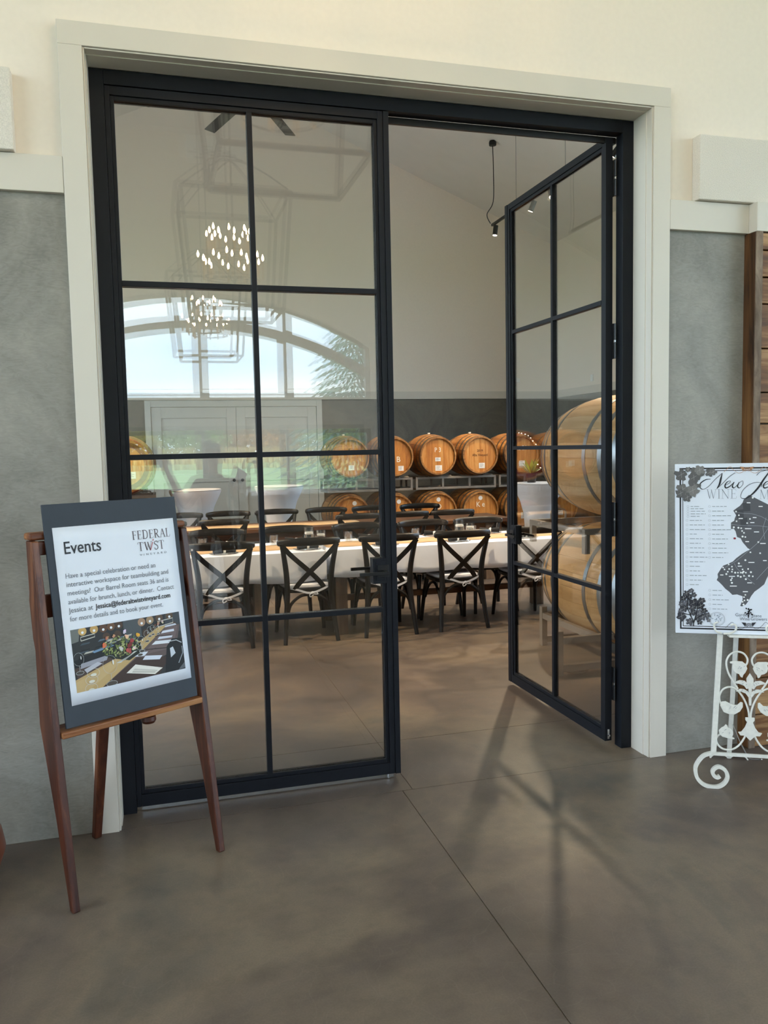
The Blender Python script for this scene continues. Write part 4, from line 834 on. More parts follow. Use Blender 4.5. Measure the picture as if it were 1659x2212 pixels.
# ---- tables: 0.735 high; near run of two white-clothed tables, far bare one
TZ = .70
def table(x0, x1, y0, y1, label, legs, name='banquet_table', zt=TZ):
    e = empty(name, (x0, y0, 0)); tag(e, label, 'table', 'long wooden banquet tables'); L, D_ = x1 - x0, y1 - y0
    nb = 5
    for k in range(nb): MB().box(0, L, D_ * k / nb + .001, D_ * (k + 1) / nb - .001, zt - .04, zt).build('top_board', M['tablewood'], e, bevel=.002)
    for y in (.06, D_ - .085): MB().box(.10, L - .10, y, y + .025, zt - .13, zt - .0405).build('apron', M['tablewood'], e)
    for x in legs:
        for y in (.045, D_ - .145): MB().box(x - x0 - .05, x - x0 + .05, y, y + .10, 0, zt - .0405).build('leg', M['legwood'], e, bevel=.004)
    xs = sorted(legs); MB().box(xs[0] - x0 + .051, xs[-1] - x0 - .051, D_ / 2 - .02, D_ / 2 + .02, .22, .27).build('stretcher', M['tablewood'], e)
    for x in legs: MB().box(x - x0 - .02, x - x0 + .02, .146, D_ - .146, .21, .26).build('stretcher', M['tablewood'], e)
    return e
table(-.95, 1.56, 3.02, 3.78, 'white-clothed banquet table at the left, behind the easel', (-.6, 1.04))
table(1.635, 4.0, 3.02, 3.78, 'white-clothed banquet table at the right, seen through the open door', (1.70, 3.75))
tb2 = table(-.4, 4.15, 5.12, 5.84, 'bare brown wooden banquet table behind the white one', (-.05, 1.9, 3.9))
for x in (.2, 1.10, 2.55, 3.55): MB().ball((x + .4, .045, TZ - .085), .014, 10, 6).build('knob', M['ring'], tb2, smooth=True)
def cloth(x0, x1, y0, y1, zt, zb, label):
    mb = MB(); P = []; n = 26
    def side(xa, ya, xb, yb, m): return [(xa + (xb - xa) * k / m, ya + (yb - ya) * k / m) for k in range(m)]
    loop = side(x0, y0, x1, y0, n) + side(x1, y0, x1, y1, 8) + side(x1, y1, x0, y1, n) + side(x0, y1, x0, y0, 8)
    cxx, cyy = (x0 + x1) / 2, (y0 + y1) / 2; m = len(loop); lev = 6
    for j in range(lev):
        t_ = j / (lev - 1)
        for k, (x, y) in enumerate(loop):
            w_ = .010 * t_ * math.sin(k * 1.7 + x * 3) + .006 * t_ * math.sin(k * .6); dx, dy = (0, -1) if y == y0 and x < x1 else ((0, 1) if y == y1 else ((1, 0) if x == x1 else (-1, 0)))
            o_ = .006 + .012 * t_ + w_ if j else .002
            P.append((x + dx * o_, y + dy * o_, zt + .004 - (zt - zb + .008 * math.sin(k * .9)) * t_ - (.004 if j else 0)))
    mb.add(P, [(j * m + k, j * m + (k + 1) % m, (j + 1) * m + (k + 1) % m, (j + 1) * m + k) for j in range(lev - 1) for k in range(m)] + [tuple(range(m))])
    o = mb.build('tablecloth', M['cloth'], smooth=True, ang=60); s_ = o.modifiers.new('thick', 'SOLIDIFY'); s_.thickness = .002; s_.offset = 1
    return tag(o, label, 'tablecloth')
cloth(-.95, 1.563, 3.02, 3.78, TZ, .472, 'white tablecloth hanging lower on the left banquet table')
cloth(1.632, 4.0, 3.02, 3.78, TZ, .49, 'white tablecloth with shorter drop on the right banquet table')
def runner(x0, x1, y0, y1, z, label):
    mb = MB(); n = 40; P = []
    for k in range(n + 1):
        x = x0 + (x1 - x0) * k / n; P += [(x, y0 + .008 * math.sin(k * 1.3), z + .0012 + .0012 * math.sin(k * .9)), (x, y1 + .008 * math.sin(k * 1.1 + 1), z + .0012 + .0012 * math.sin(k * .7))]
    mb.add(P, [(2 * k, 2 * k + 2, 2 * k + 3, 2 * k + 1) for k in range(n)]); o = mb.build('paper_runner', M['kraft'], smooth=True); s_ = o.modifiers.new('thick', 'SOLIDIFY'); s_.thickness = .0008; s_.offset = 1
    return tag(o, label, 'table runner')
runner(-.9, 1.57, 3.22, 3.58, TZ + .0065, 'kraft paper runner along the left white-clothed table'); runner(1.62, 3.95, 3.22, 3.58, TZ + .0065, 'kraft paper runner along the right white-clothed table'); runner(-.3, 2.45, 5.28, 5.68, TZ + .0005, 'kraft paper runner along the bare wooden table')
# place settings
def setting(x, y, k, far):
    zz = TZ + .0075; e = empty('place_setting_plate', (x, y, zz))
    pl = MB().lathe([(.001, 0), (.07, .0), (.075, .003), (.115, .008), (.117, .011), (.075, .006), (.001, .005)], 28, (x, y, zz)).build('glass_plate', M['tumbler'], smooth=True)
    bpy.data.objects.remove(e)
    side_ = 'far' if far else 'near'
    tag(pl, 'clear glass plate on the %s edge of the white-clothed table, %s' % (side_, ORD[k]), 'plate', 'glass plates on the white tables')
    nk = MB(); r_ = .020; a = .35 if not far else 2.8; ca_, sa = math.cos(a), math.sin(a)
    nk.tube([(x - .085 * ca_, y - .085 * sa, zz + .012 + r_ * .9), (x - .03 * ca_, y - .03 * sa, zz + .008 + r_), (x, y, zz + .008 + r_ * .8), (x + .03 * ca_, y + .03 * sa, zz + .008 + r_), (x + .095 * ca_, y + .095 * sa, zz + .012 + r_ * .9)], [r_ * 1.15, r_, r_ * .75, r_, r_ * 1.2], 12)
    no = nk.build('napkin_roll', M['napkin'], smooth=True); tag(no, 'rolled black napkin on the %s glass plate, %s' % (side_, ORD[k]), 'napkin', 'rolled napkins on the plates')
    rg = MB(); rg.tube([(x - .010 * ca_, y - .010 * sa, zz + .008 + r_ * .8), (x + .010 * ca_, y + .010 * sa, zz + .008 + r_ * .8)], r_ * .9, 14); rg.build('napkin_ring', M['ring'], no, smooth=True)
    fk = MB(); fk.tube([(x - .05 * ca_ + .018, y - .05 * sa, zz + .034), (x + .02 * ca_ + .018, y + .02 * sa, zz + .044)], .004, 8); fk.build('cutlery_handle', M['steel'], no, smooth=True)
def tumbler(x, y, label):
    zz = TZ + .0085; o = MB().lathe([(.001, 0), (.034, 0), (.036, .004), (.039, .085), (.037, .085), (.034, .012), (.001, .010)], 20, (x, y, zz), caps=False).build('water_tumbler', M['tumbler'], smooth=True); tag(o, label, 'glass', 'water tumblers on the white tables')
for k, x in enumerate((.75, 1.42, 2.08, 2.72, 3.36)): setting(x + .02, 3.145, k, False)
for k, x in enumerate((.80, 1.40, 2.06, 2.68, 3.23)): setting(x + .03, 3.655, k, True); tumbler(x - .17, 3.60, 'short clear tumbler at the far side of the table, %s' % ORD[k])
for c_, (cx, cy) in enumerate(((1.56, 3.40), (2.93, 3.42))):
    for j, (dx, dy, h, r_) in enumerate(((-.055, .02, .155, .045), (.05, .03, .125, .042), (.02, -.05, .085, .040))):
        zz = TZ + .0085; o = MB().lathe([(.001, 0), (r_, 0), (r_, h), (r_ - .0025, h), (r_ - .003, .008), (.001, .006)], 20, (cx + dx, cy + dy, zz), caps=False).build('candle_cylinder', M['tumbler'], smooth=True)
        tag(o, '%s glass candle cylinder in the %s centrepiece cluster' % (('tallest', 'middle-height', 'shortest')[j], ('left', 'right')[c_]), 'candle holder', 'glass candle cylinders')
        cdl = MB().lathe([(.001, h * .62), (r_ * .7, h * .62), (r_ * .8, h * .66), (r_ * .78, h * .74), (.004, h * .76), (.001, h * .76)], 16, (cx + dx, cy + dy, zz)).build('floating_candle', M['ring'], o, smooth=True)
        MB().tube([(cx + dx, cy + dy, zz + h * .76), (cx + dx + .002, cy + dy, zz + h * .76 + .012)], .0012, 6).build('wick', M['blackhw'], cdl)

# ---- cocktail tables under white spandex
def cocktail(x, y, label, r_=.30, h=1.075):
    n = 32; mb = MB(); P = []; lev = ((0, .27, 1), (.06, .235, .9), (.2, .19, .5), (.40, .165, .15), (.55, .16, 0), (.72, .172, 0), (.88, .215, 0), (.98, .265, 0), (1.045, .295, 0), (1.068, .30, 0))
    for z_, rr, q_ in lev:
        for k in range(n):
            a = 2 * PI * k / n; f_ = 1 - .30 * q_ * abs(math.sin(2 * a + .4)) ** .8; P.append((x + rr * f_ * math.cos(a), y + rr * f_ * math.sin(a), z_ * h / 1.075))
    m = len(lev); mb.add(P, [(i * n + k, i * n + (k + 1) % n, (i + 1) * n + (k + 1) % n, (i + 1) * n + k) for i in range(m - 1) for k in range(n)] + [tuple(range((m - 1) * n, m * n))])
    e = empty('cocktail_table', (0, 0, 0)); tag(e, label, 'cocktail table', 'cocktail tables under white stretch covers')
    mb.build('stretch_cover', M['spandex'], e, smooth=True, ang=60); MB().lathe([(.001, h - .004), (.292, h - .004), (.298, h), (.292, h + .006), (.001, h + .006)], 32, (x, y, 0)).build('table_cap', M['spandex'], e, smooth=True)
cocktail(.70, 6.35, 'white stretch-covered cocktail table at the left, before the grey doors')
cocktail(1.72, 6.62, 'white stretch-covered cocktail table in the middle, before the grey doors')
cocktail(4.55, 5.25, 'white stretch-covered cocktail table at the right, with a potted plant')
# plant and vase on the right cocktail table
pt = empty('potted_plant', (4.50, 5.33, 1.082)); tag(pt, 'leafy green plant in a black pot on the right cocktail table', 'potted plant')
MB().lathe([(.001, 0), (.05, 0), (.065, .10), (.068, .11), (.058, .11), (.05, .09), (.001, .085)], 20).build('pot', M['blackhw'], pt, smooth=True)
for k in range(34):
    a, el, L_ = random.uniform(0, 2 * PI), random.uniform(.4, 1.4), random.uniform(.10, .24); d = Vector((math.cos(a) * math.cos(el), math.sin(a) * math.cos(el), math.sin(el))); s_ = d.cross(Vector((0, 0, 1))).normalized() * .022; b0 = Vector((0, 0, .09)); t_ = b0 + d * L_
    MB().add([b0, b0 + d * L_ * .6 + s_, t_, b0 + d * L_ * .6 - s_, b0 + d * L_ * .6 + Vector((0, 0, .008))], [(0, 1, 4), (1, 2, 4), (2, 3, 4), (3, 0, 4)]).build('leaf', M['leafy'] if k % 4 == 0 else M['leaf'], pt, smooth=True)
vs2 = MB().lathe([(.001, 0), (.045, 0), (.065, .02), (.07, .05), (.05, .09), (.022, .12), (.02, .17), (.024, .18), (.02, .18), (.017, .12), (.046, .088), (.066, .05), (.04, .006), (.001, .004)], 24, (4.68, 5.15, 1.082), caps=False).build('glass_vase', M['tumbler'], smooth=True); tag(vs2, 'round clear glass vase beside the potted plant', 'vase')

# ---- wine barrels: staves, hoops, head boards, axis along y with the front head at y=0
def make_barrel(L_, rh, rb, oak, headm, hoopm, ns=22, front_red=False, nb=6):
    e = empty('wine_barrel'); R_ = lambda y: rb - (rb - rh) * ((y - L_ / 2) / (L_ / 2)) ** 2
    m = 8; ys = [L_ * i / m for i in range(m + 1)]; da = PI / ns * .985
    st = MB(); P = []
    for y in ys:
        r_ = R_(y)
        for rr, a in ((r_ - .022, -da), (r_, -da), (r_ + .0012, 0), (r_, da), (r_ - .022, da)): P.append((rr * math.sin(a), y, rr * math.cos(a)))
    fs = [(i * 5 + k, i * 5 + (k + 1) % 5, (i + 1) * 5 + (k + 1) % 5, (i + 1) * 5 + k) for i in range(m) for k in range(5)] + [(4, 3, 2, 1, 0), tuple(range(m * 5, m * 5 + 5))]
    st.add(P, fs); s0 = st.build('stave', oak, e, smooth=True, ang=50)
    for k in range(1, ns):
        o = s0.copy(); col.objects.link(o); o.parent = e; o.rotation_euler = (0, 2 * PI * k / ns, 0)
    for f_, wd in ((.008, .045), (.13, .038), (.28, .036), (.72, .036), (.87, .038), (.992 - .045 / L_, .045)):
        y = f_ * L_ if f_ < .95 else L_ - .045 - .007; MB().lathe([(R_(y) - .004, y), (R_(y) + .003, y), (R_(y + wd) + .003, y + wd), (R_(y + wd) - .004, y + wd)], 40, ax='y', caps=False).build('hoop', M['redpaint'] if front_red and f_ < .1 else hoopm, e, smooth=True)
    ri = rh - .021; bw = 2 * ri / nb
    for k in range(nb):
        xa, xb = -ri + bw * k + .0008, -ri + bw * (k + 1) - .0008; g = lambda x: math.sqrt(max(0, ri * ri - x * x)); xs = [xa + (xb - xa) * j / 4 for j in range(5)]
        for y in (.030, L_ - .048):
            poly = [(x, y, -g(x)) for x in xs] + [(x, y, g(x)) for x in reversed(xs)]
            poly = [p for i_, p in enumerate(poly) if i_ == 0 or (Vector(p) - Vector(poly[i_ - 1])).length > 1e-5]
            MB().prism(poly, (0, .018, 0)).build('head_board', headm, e)
    if front_red: MB().lathe([(ri - .055, .0292), (ri - .055, .0268), (ri - .001, .0268), (ri - .001, .0292)], 40, ax='y', caps=False).build('painted_rim', M['redpaint'], e)
    MB().lathe([(.001, rb + .022), (.02, rb + .022), (.024, rb + .016), (.018, rb - .01)], 12, (0, L_ / 2, 0)).build('bung', M['bung'], e, smooth=True)
    return e
BAR0 = make_barrel(.92, .295, .345, M['oak'], M['oakhead'], M['hoopdark'])
BAR1 = make_barrel(1.08, .365, .44, M['oakbig'], M['oakhead'], M['hoop'], 26, nb=7)
BARR = make_barrel(.92, .295, .345, M['oak'], M['oakhead'], M['hoop'], front_red=True)
def label_card(e, x, z_, wd=.085, h=.075):
    c = MB().box(x - wd / 2, x + wd / 2, .0275, .0295, z_ - h / 2, z_ + h / 2).build('label_card', M['card'], e)
    for k in range(4):
        m_ = MB().box(x - wd * .35, x + wd * random.uniform(.05, .35), .0268, .0274, z_ + h * (.3 - .18 * k), z_ + h * (.3 - .18 * k) + .004); m_.build('card_print', M['inkgrey'], c)
def head_text(e, s_, x, z_, size, mat, wd=None):
    me = text_mesh(s_, size, .0006, 1.0, wd, 'CENTER'); me.materials.clear(); me.materials.append(mat)
    for v in me.vertices: v.co = Vector((v.co.x + x, .0285, v.co.y + z_))
    link('head_lettering', me, e)
BY = 8.62; ZU, ZLO = 1.375, .50
M['chalk'] = plain('white_chalk', hx('e8ddc8'), .8); M['burn'] = plain('burnt_brand', hx('4a2a12'), .8)
def barrel(x, z_, label, up, texts=(), cards=((0, -.17),), src=BAR0, y=BY, rot=0.0):
    e = copy_tree(src); e.location = (x, y, z_); e.rotation_euler = (0, rot, 0); tag(e, label, 'barrel', 'oak wine barrels on steel racks')
    for a in texts: head_text(e, *a)
    for c_ in cards: label_card(e, *c_)
    return e
bx0, bdx = 3.10, .706
UP = [(((('F', 0, .08, .09, M['burn']),)), ((.02, -.15),), 'first from the grey doors, upper row'), ((('B', .06, -.08, .12, M['chalk']),), ((.10, -.18),), 'with a white letter B, upper row'), ((('P 3', 0, .06, .10, M['chalk'], .10),), ((0, -.055, .09, .06), (.01, -.19, .11, .085)), 'with two white cards, upper row'), ((('Alba Vineyard', 0, -.02, .055, M['burn'], .26), ('2019', 0, .05, .05, M['burn'])), ((.03, -.17, .10, .085),), 'branded with burnt lettering, upper row'), ((('Roz 21', -.02, .06, .11, M['chalk'], .24),), ((.02, -.15, .10, .085),), 'with chalk writing behind the door glass, upper row'), ((), ((0, -.15),), 'at the far right of the upper row')]
for k, (tx, cdz, lab) in enumerate(UP): barrel(bx0 + bdx * k, ZU, 'oak wine barrel ' + lab, True, tx, cdz)
LO = [((), (), 'nearest the grey doors, lower row'), ((), (), 'under the one marked B, lower row'), ((('O', 0, .04, .12, M['chalk']),), (), 'with a chalk ring, lower row'), ((('K e', 0, .05, .12, M['chalk'], .14),), (), 'with two chalk letters, lower row'), ((), ((.05, -.12, .11, .10),), 'beside the right cocktail table, lower row'), ((), ((0, -.1),), 'at the far right of the lower row')]
for k, (tx, cdz, lab) in enumerate(LO):
    e = barrel(bx0 + bdx * k, ZLO, 'oak wine barrel ' + lab, False, tx, cdz, rot=.3 if not tx and not cdz else 0)
    MB().lathe([(.034, .0295), (.034, .0275)], 16, (0, 0, .19), 'y').build('round_sticker', M['card'], e)
for k in range(4):
    x = -.07 - bdx * k; s_ = ('red-rimmed oak barrel at the left edge of the glass door', 'second oak barrel left of the doors', 'third oak barrel left of the doors', 'fourth oak barrel left of the doors')[k]
    barrel(x, ZU, s_ + ', upper row', True, (), ((.08, -.1),), BARR if k == 0 else BAR0, 6.0); barrel(x, ZLO, s_ + ', lower row', False, (), ((0, -.12),), BARR if k == 0 else BAR0, 6.0)
def rack(xc, zb, zt, w_, label, y0, yd, lift):
    e = empty('barrel_rack', (xc, y0, zb)); tag(e, label, 'barrel rack', 'steel barrel racks'); H = zt - zb; t_ = .034
    for y in (.16, yd - .16 - t_):
        for z_ in (0, H - t_): MB().box(-w_ / 2, w_ / 2, y, y + t_, z_, z_ + t_).build('rail', M['rack'], e, bevel=.002)
        for x in (-w_ / 2, -w_ / 6 - t_ / 2, w_ / 6 - t_ / 2, w_ / 2 - t_): MB().box(x, x + t_, y, y + t_, t_ + .0003, H - t_ - .0003).build('upright', M['rack'], e, bevel=.002)
        for c_ in (-bdx / 2, bdx / 2):
            for s_ in (-1, 1):
                xq = c_ + s_ * .19; MB().tube(crv([(xq - .07, y + .017, H), (xq - .07, y + .017, H + lift), (xq + .07, y + .017, H + lift * (1.1)), (xq + .07, y + .017, H)], 5), .006, 6).build('cradle', M['rack'], e, smooth=True)
    for x in (-w_ / 2, w_ / 2 - t_):
        for z_ in (0, H - t_): MB().box(x, x + t_, .16 + t_ + .0003, yd - .16 - t_ - .0003, z_, z_ + t_).build('side_rail', M['rack'], e, bevel=.002)
for k, nm in enumerate(('nearest the grey doors', 'in the middle', 'at the far right')):
    xc = bx0 + bdx * (2 * k + .5); rack(xc, .845, 1.045, 1.36, 'beige steel rack under the upper barrels, ' + nm, BY, .92, .012); rack(xc, 0, .165, 1.36, 'beige steel rack under the lower barrels, ' + nm, BY, .92, .012)
for k, nm in enumerate(('closest to the doors', 'further left')):
    xc = -.07 - bdx * (2 * k + .5); rack(xc, .845, 1.045, 1.36, 'left side steel rack under upper barrels, ' + nm, 6.0, .92, .012); rack(xc, 0, .165, 1.36, 'left side steel rack under lower barrels, ' + nm, 6.0, .92, .012)
# two puncheons behind the open leaf
GX, GY = 3.50, 1.27
barrel(GX, 1.428, 'large pale oak barrel behind the open door, on top', True, (), (), BAR1, GY); barrel(GX, .515, 'large pale oak barrel behind the open door, underneath', False, (), (), BAR1, GY)
e = empty('barrel_rack', (GX, GY, 0)); tag(e, 'grey steel rack on the floor under the large barrels', 'barrel rack', 'steel barrel racks')
for y in (.12, .90):
    MB().box(-.6845 if y < .5 else -.405, .5845 if y < .5 else .405, y, y + .045, .025, .07).build('rail', M['rack'], e, bevel=.002)
    for sx in (-1, 1): MB().box(*sorted(((-.6845 if sx < 0 else .5845) if y < .5 else sx * .405, sx * .31)), y, y + .045, .21, .255).build('rail', M['rack'], e, bevel=.002)
    rr_ = .515 - .10 if y < .5 else .515 - .10
    MB().tube([(.415 * math.sin(t_ * .1), y + .022, .515 - .415 * math.cos(t_ * .1)) for t_ in range(-8, 9)], .010, 8).build('cradle', M['rack'], e, smooth=True)
    for x in ((-.73, .585) if y < .5 else (-.45, .405)): MB().box(x, x + .045, y - .0001, y + .0451, 0, .2999).build('upright', M['rack'], e, bevel=.003)
    if y < .5: MB().tube(crv([(-.66, y + .02, .03), (-.60, y + .02, .012), (-.52, y + .02, .012), (-.49, y + .02, .03)], 5), .009, 8).build('rack_foot', M['rack'], e, smooth=True)
for x in (-.45, .405): MB().box(x + .004, x + .041, .1652, .8998, .21, .255).build('side_rail', M['rack'], e)
e = empty('barrel_rack', (GX, GY, 0)); tag(e, 'grey steel rack between the two large barrels', 'barrel rack', 'steel barrel racks')
for y in (.12, .90):
    MB().box(-.53, .53, y, y + .04, .925, .965).build('rail', M['rack'], e, bevel=.002)
    for x in (-.53, .49): MB().box(x, x + .04, y, y + .04, .80, .9245).build('upright', M['rack'], e, bevel=.002)
    for x in (-.30, .30): MB().tube(crv([(x - .06, y + .02, .964), (x - .05, y + .02, 1.03), (x + .05, y + .02, 1.03), (x + .06, y + .02, .964)], 5), .008, 6).build('cradle', M['rack'], e, smooth=True)
for x in (-.53, .49): MB().box(x, x + .04, .1605, .8995, .925, .965).build('side_rail', M['rack'], e)
for o_ in (BAR0, BAR1, BARR):
    for ch in list(o_.children_recursive): bpy.data.objects.remove(ch)
    bpy.data.objects.remove(o_)
# fairy lights draped over the barrel with chalk writing
fx = bx0 + bdx * 4; pts = crv([(fx + .02, BY + .16, ZU + .338), (fx + .12, BY + .05, ZU + .30), (fx + .20, BY - .012, 1.56), (fx + .33, BY - .05, 1.40), (fx + .24, BY - .06, 1.22), (fx + .36, BY - .05, 1.10)], 8)
fl_ = MB().tube(pts, .0025, 5).build('fairy_light_string', M['wire'], smooth=True); tag(fl_, 'string of tiny warm fairy lights hanging beside the chalk-marked barrel', 'string lights')
for p in pts[::3]: MB().ball((p.x + .006, p.y - .004, p.z), .0042, 6, 4).build('light_bulb', M['bulb'], fl_, smooth=True)

# ---- ceiling fan
fn = empty('ceiling_fan', (1.46, 5.80, 0)); tag(fn, 'dark bladed ceiling fan in the barrel room vault', 'ceiling fan')
MB().tube([(0, 0, 5.46), (0, 0, RZ - .03)], .02, 10).build('downrod', M['fan'], fn, smooth=True); MB().lathe([(.001, 5.36), (.10, 5.37), (.14, 5.42), (.12, 5.50), (.03, 5.53)], 24).build('motor', M['fan'], fn, smooth=True)
for k in range(8):
    a = math.radians(108 - 45 * k); M3 = Matrix.Rotation(a, 4, 'Z') @ Matrix.Rotation(.16, 4, 'X')
    bl = MB().box(.13, 1.28, -.065, .065, -.006, .006).build('blade', M['fan'], fn, bevel=.003); bl.matrix_local = Matrix.Translation((0, 0, 5.405)) @ M3

# ---- track light on the right
def spot(name, loc, tgt, watts, parent=None, angle=55, c=(1.0, .78, .52), blend=.6):
    l = bpy.data.lights.new(name, 'SPOT'); l.energy = watts; l.spot_size = math.radians(angle); l.spot_blend = blend; l.color = c; l.shadow_soft_size = .09
    o = bpy.data.objects.new(name, l); col.objects.link(o); o.location = loc; o.rotation_euler = (Vector(tgt) - Vector(loc)).to_track_quat('-Z', 'Y').to_euler()
    if parent: o.parent = parent; o.matrix_parent_inverse = parent.matrix_world.inverted()
    return o
def track_light(x, zt, y0, y1, heads, label, canopy, watts):
    e = empty('track_light'); tag(e, label, 'track light')
    MB().box(x - .018, x + .018, y0, y1, zt - .018, zt + .018).build('track_bar', M['blackhw'], e, bevel=.002)
    zc = lambda xx: RZ - (SR * (xx - RX) if xx > RX else SL * (RX - xx))
    if canopy:
        MB().lathe([(.001, zc(x) - .075), (.055, zc(x) - .07), (.06, zc(x) - .03), (.05, zc(x) - .001)], 20, (x, y1 - .05, 0)).build('canopy', M['blackhw'], e, smooth=True)
        MB().tube(crv([(x, y1 - .05, zc(x) - .06), (x + .01, y1 - .05, zc(x) - .5), (x, y1 - .05, zt + .35), (x - .06, y1 + .06, zt + .18), (x - .02, y1 + .02, zt + .03)], 8), .007, 6).build('power_cord', M['blackhw'], e, smooth=True)
    for y in (y1 - .9, y1 - 2.4, y1 - 3.2, y1 - 5.0):
        if y > y0: MB().tube([(x, y, zt + .018), (x, y, zc(x) - .002)], .003, 6).build('suspension_wire', M['wire'], e)
    for (yh, tgt) in heads:
        p0 = Vector((x, yh, zt - .10)); d = (Vector(tgt) - p0).normalized(); p1 = p0 - d * .03
        MB().tube([(x, yh, zt - .019), tuple(p1)], .006, 6).build('head_stem', M['blackhw'], e)
        hd = MB().tube([tuple(p0 - d * .06), tuple(p0 + d * .09)], .037, 16).build('lamp_head', M['blackhw'], e, smooth=True)
        MB().tube([tuple(p0 + d * .0905), tuple(p0 + d * .0925)], .032, 16).build('lamp_lens', M['lens'], hd)
        spot('track_spot', p0 + d * .12, tgt, watts * (1.5 if yh < 1.5 else 1), e)
TRK = 420.0
track_light(5.55, 5.0, .8, 8.85, ((8.72, (5.0, 8.7, .8)), (7.40, (4.4, 8.65, 1.1)), (6.85, (4.6, 3.6, .7)), (5.2, (3.3, 8.65, 1.1)), (3.6, (2.6, 3.6, .7)), (1.0, (2.9, 3.05, .5))), 'black track light with spot heads hanging at the right', True, TRK)
track_light(-2.2, 4.95, .8, 8.62, ((4.6, (-.3, 6.1, 1.2)), (6.9, (.6, 5.5, .7)), (5.2, (1.6, 5.5, .7)), (3.6, (.8, 3.5, .7)), (1.0, (1.0, 3.05, .5))), 'unseen black track light added to light the left of the barrel room', True, TRK)  # second track is out of view, added for its light
# small wall plates
o = MB().box(6.98, 7.10, 11.17, 11.1998, 2.72, 2.80).build('wall_plate', M['vent'], bevel=.004); tag(o, 'small white plate on the far wall above the ledge', 'wall plate')
o = MB().box(7.775, 7.7998, 9.62, 9.70, 2.62, 2.74).build('wall_plate', M['vent'], bevel=.004); tag(o, 'small white plate on the right wall above the ledge', 'wall plate')

# ================================================================== LOBBY SIDE (seen mirrored in the door glass)
def chandelier(y, zb, label):
    cx, zt, W, Wb = 1.17, zb + 1.17, .55, .455
    e = empty('lantern_chandelier', (cx, y, 0)); tag(e, label, 'chandelier', 'open lantern chandeliers'); t_ = .019
    c4 = ((-1, -1), (1, -1), (1, 1), (-1, 1))
    for k in range(4):
        a, b_ = c4[k], c4[(k + 1) % 4]
        MB().tube([(a[0] * W, a[1] * W, zt), (b_[0] * W, b_[1] * W, zt)], t_, 4).build('top_rail', M['lantern'], e)
        MB().tube([(a[0] * Wb, a[1] * Wb, zb), (b_[0] * Wb, b_[1] * Wb, zb)], t_, 4).build('bottom_rail', M['lantern'], e)
        MB().tube([(a[0] * W, a[1] * W, zt), (a[0] * Wb, a[1] * Wb, zb)], t_, 4).build('corner_bar', M['lantern'], e)
        MB().tube(crv([(a[0] * W, a[1] * W, zt), (a[0] * W * .62, a[1] * W * .62, zt + .22), (a[0] * .12, a[1] * .12, zt + .40), (0, 0, zt + .46)], 5), .009, 6).build('roof_arc', M['lantern'], e, smooth=True)
    MB().tube([(0, 0, zb + .30), (0, 0, 7.09)], .012, 8).build('stem', M['lantern'], e, smooth=True); MB().lathe([(.001, 7.05), (.08, 7.055), (.085, 7.098)], 20).build('canopy', M['lantern'], e, smooth=True)
    for r_, zz, n, ph in ((.34, zb + .36, 11, 0), (.25, zb + .63, 9, .2)):
        MB().tube([(r_ * .8 * math.cos(2 * PI * k / 24), r_ * .8 * math.sin(2 * PI * k / 24), zz) for k in range(24)], .007, 6, closed=True).build('candle_ring', M['lantern'], e, smooth=True)
        for k in range(4): MB().tube([(0, 0, zz - .03), (r_ * .8 * math.cos(k * PI / 2 + ph), r_ * .8 * math.sin(k * PI / 2 + ph), zz)], .006, 6).build('arm', M['lantern'], e)
        for k in range(n):
            a = 2 * PI * k / n + ph; rr = r_ * (1.0 if k % 2 else .78); x, y_ = rr * math.cos(a), rr * math.sin(a)
            c_ = MB().tube([(x, y_, zz - .012), (x, y_, zz + .185)], .013, 8).build('candle_sleeve', M['candle'], e, smooth=True)
            MB().lathe([(.004, zz + .1855), (.011, zz + .20), (.0135, zz + .214), (.009, zz + .236), (.001, zz + .256)], 8, (x, y_, 0)).build('bulb', M['bulb'], c_, smooth=True)
    return e
chandelier(.306 - 1.95, 3.30, 'lantern chandelier nearest the door, mirrored in the top panes')
chandelier(.306 - 5.6, 2.98, 'middle lantern chandelier with two rings of candle bulbs')
chandelier(.306 - 9.85, 2.98, 'farthest lantern chandelier, mirrored over the arched window')
# ceiling cassette vent on the end wall
v = empty('air_vent', (1.55, REAR, 6.83)); tag(v, 'white square air cassette high on the lobby end wall', 'air vent')
MB().box(-.56, .56, .002, .06, -.24, .24).build('vent_body', M['vent'], v, bevel=.02)
for k in range(3): MB().box(-.42 + .1 * k, .42 - .1 * k, .061, .07, -.16 + .055 * k, -.13 + .055 * k).build('louvre', M['winframe'], v)
# bar counter with tap, glasses and plant
BYC = .306 - 5.0
bc = empty('bar_counter', (1.0, BYC, 0)); tag(bc, 'grey bar counter with dark top in the lobby behind', 'bar counter')
MB().box(.05, 3.2, -.30, .25, 0, 1.03).build('counter_body', M['barfront'], bc); MB().box(0, 3.25, -.36, .32, 1.031, 1.075).build('counter_top', M['bartop'], bc, bevel=.004)
for k in range(5): MB().box(.10 + .62 * k, .66 + .62 * k, .2505, .265, .12, .95).build('front_panel', M['barfront'], bc, bevel=.004)
tp = MB().tube(crv([(1.19, BYC, 1.076), (1.19, BYC, 1.30), (1.20, BYC, 1.375), (1.25, BYC, 1.405), (1.30, BYC, 1.38), (1.315, BYC, 1.31), (1.315, BYC, 1.25)], 6), .017, 10).build('bar_tap', M['lantern'], smooth=True); tag(tp, 'tall curved steel tap on the lobby bar, coloured dark as if backlit', 'tap')  # steel given a dark colour to read as a backlit silhouette
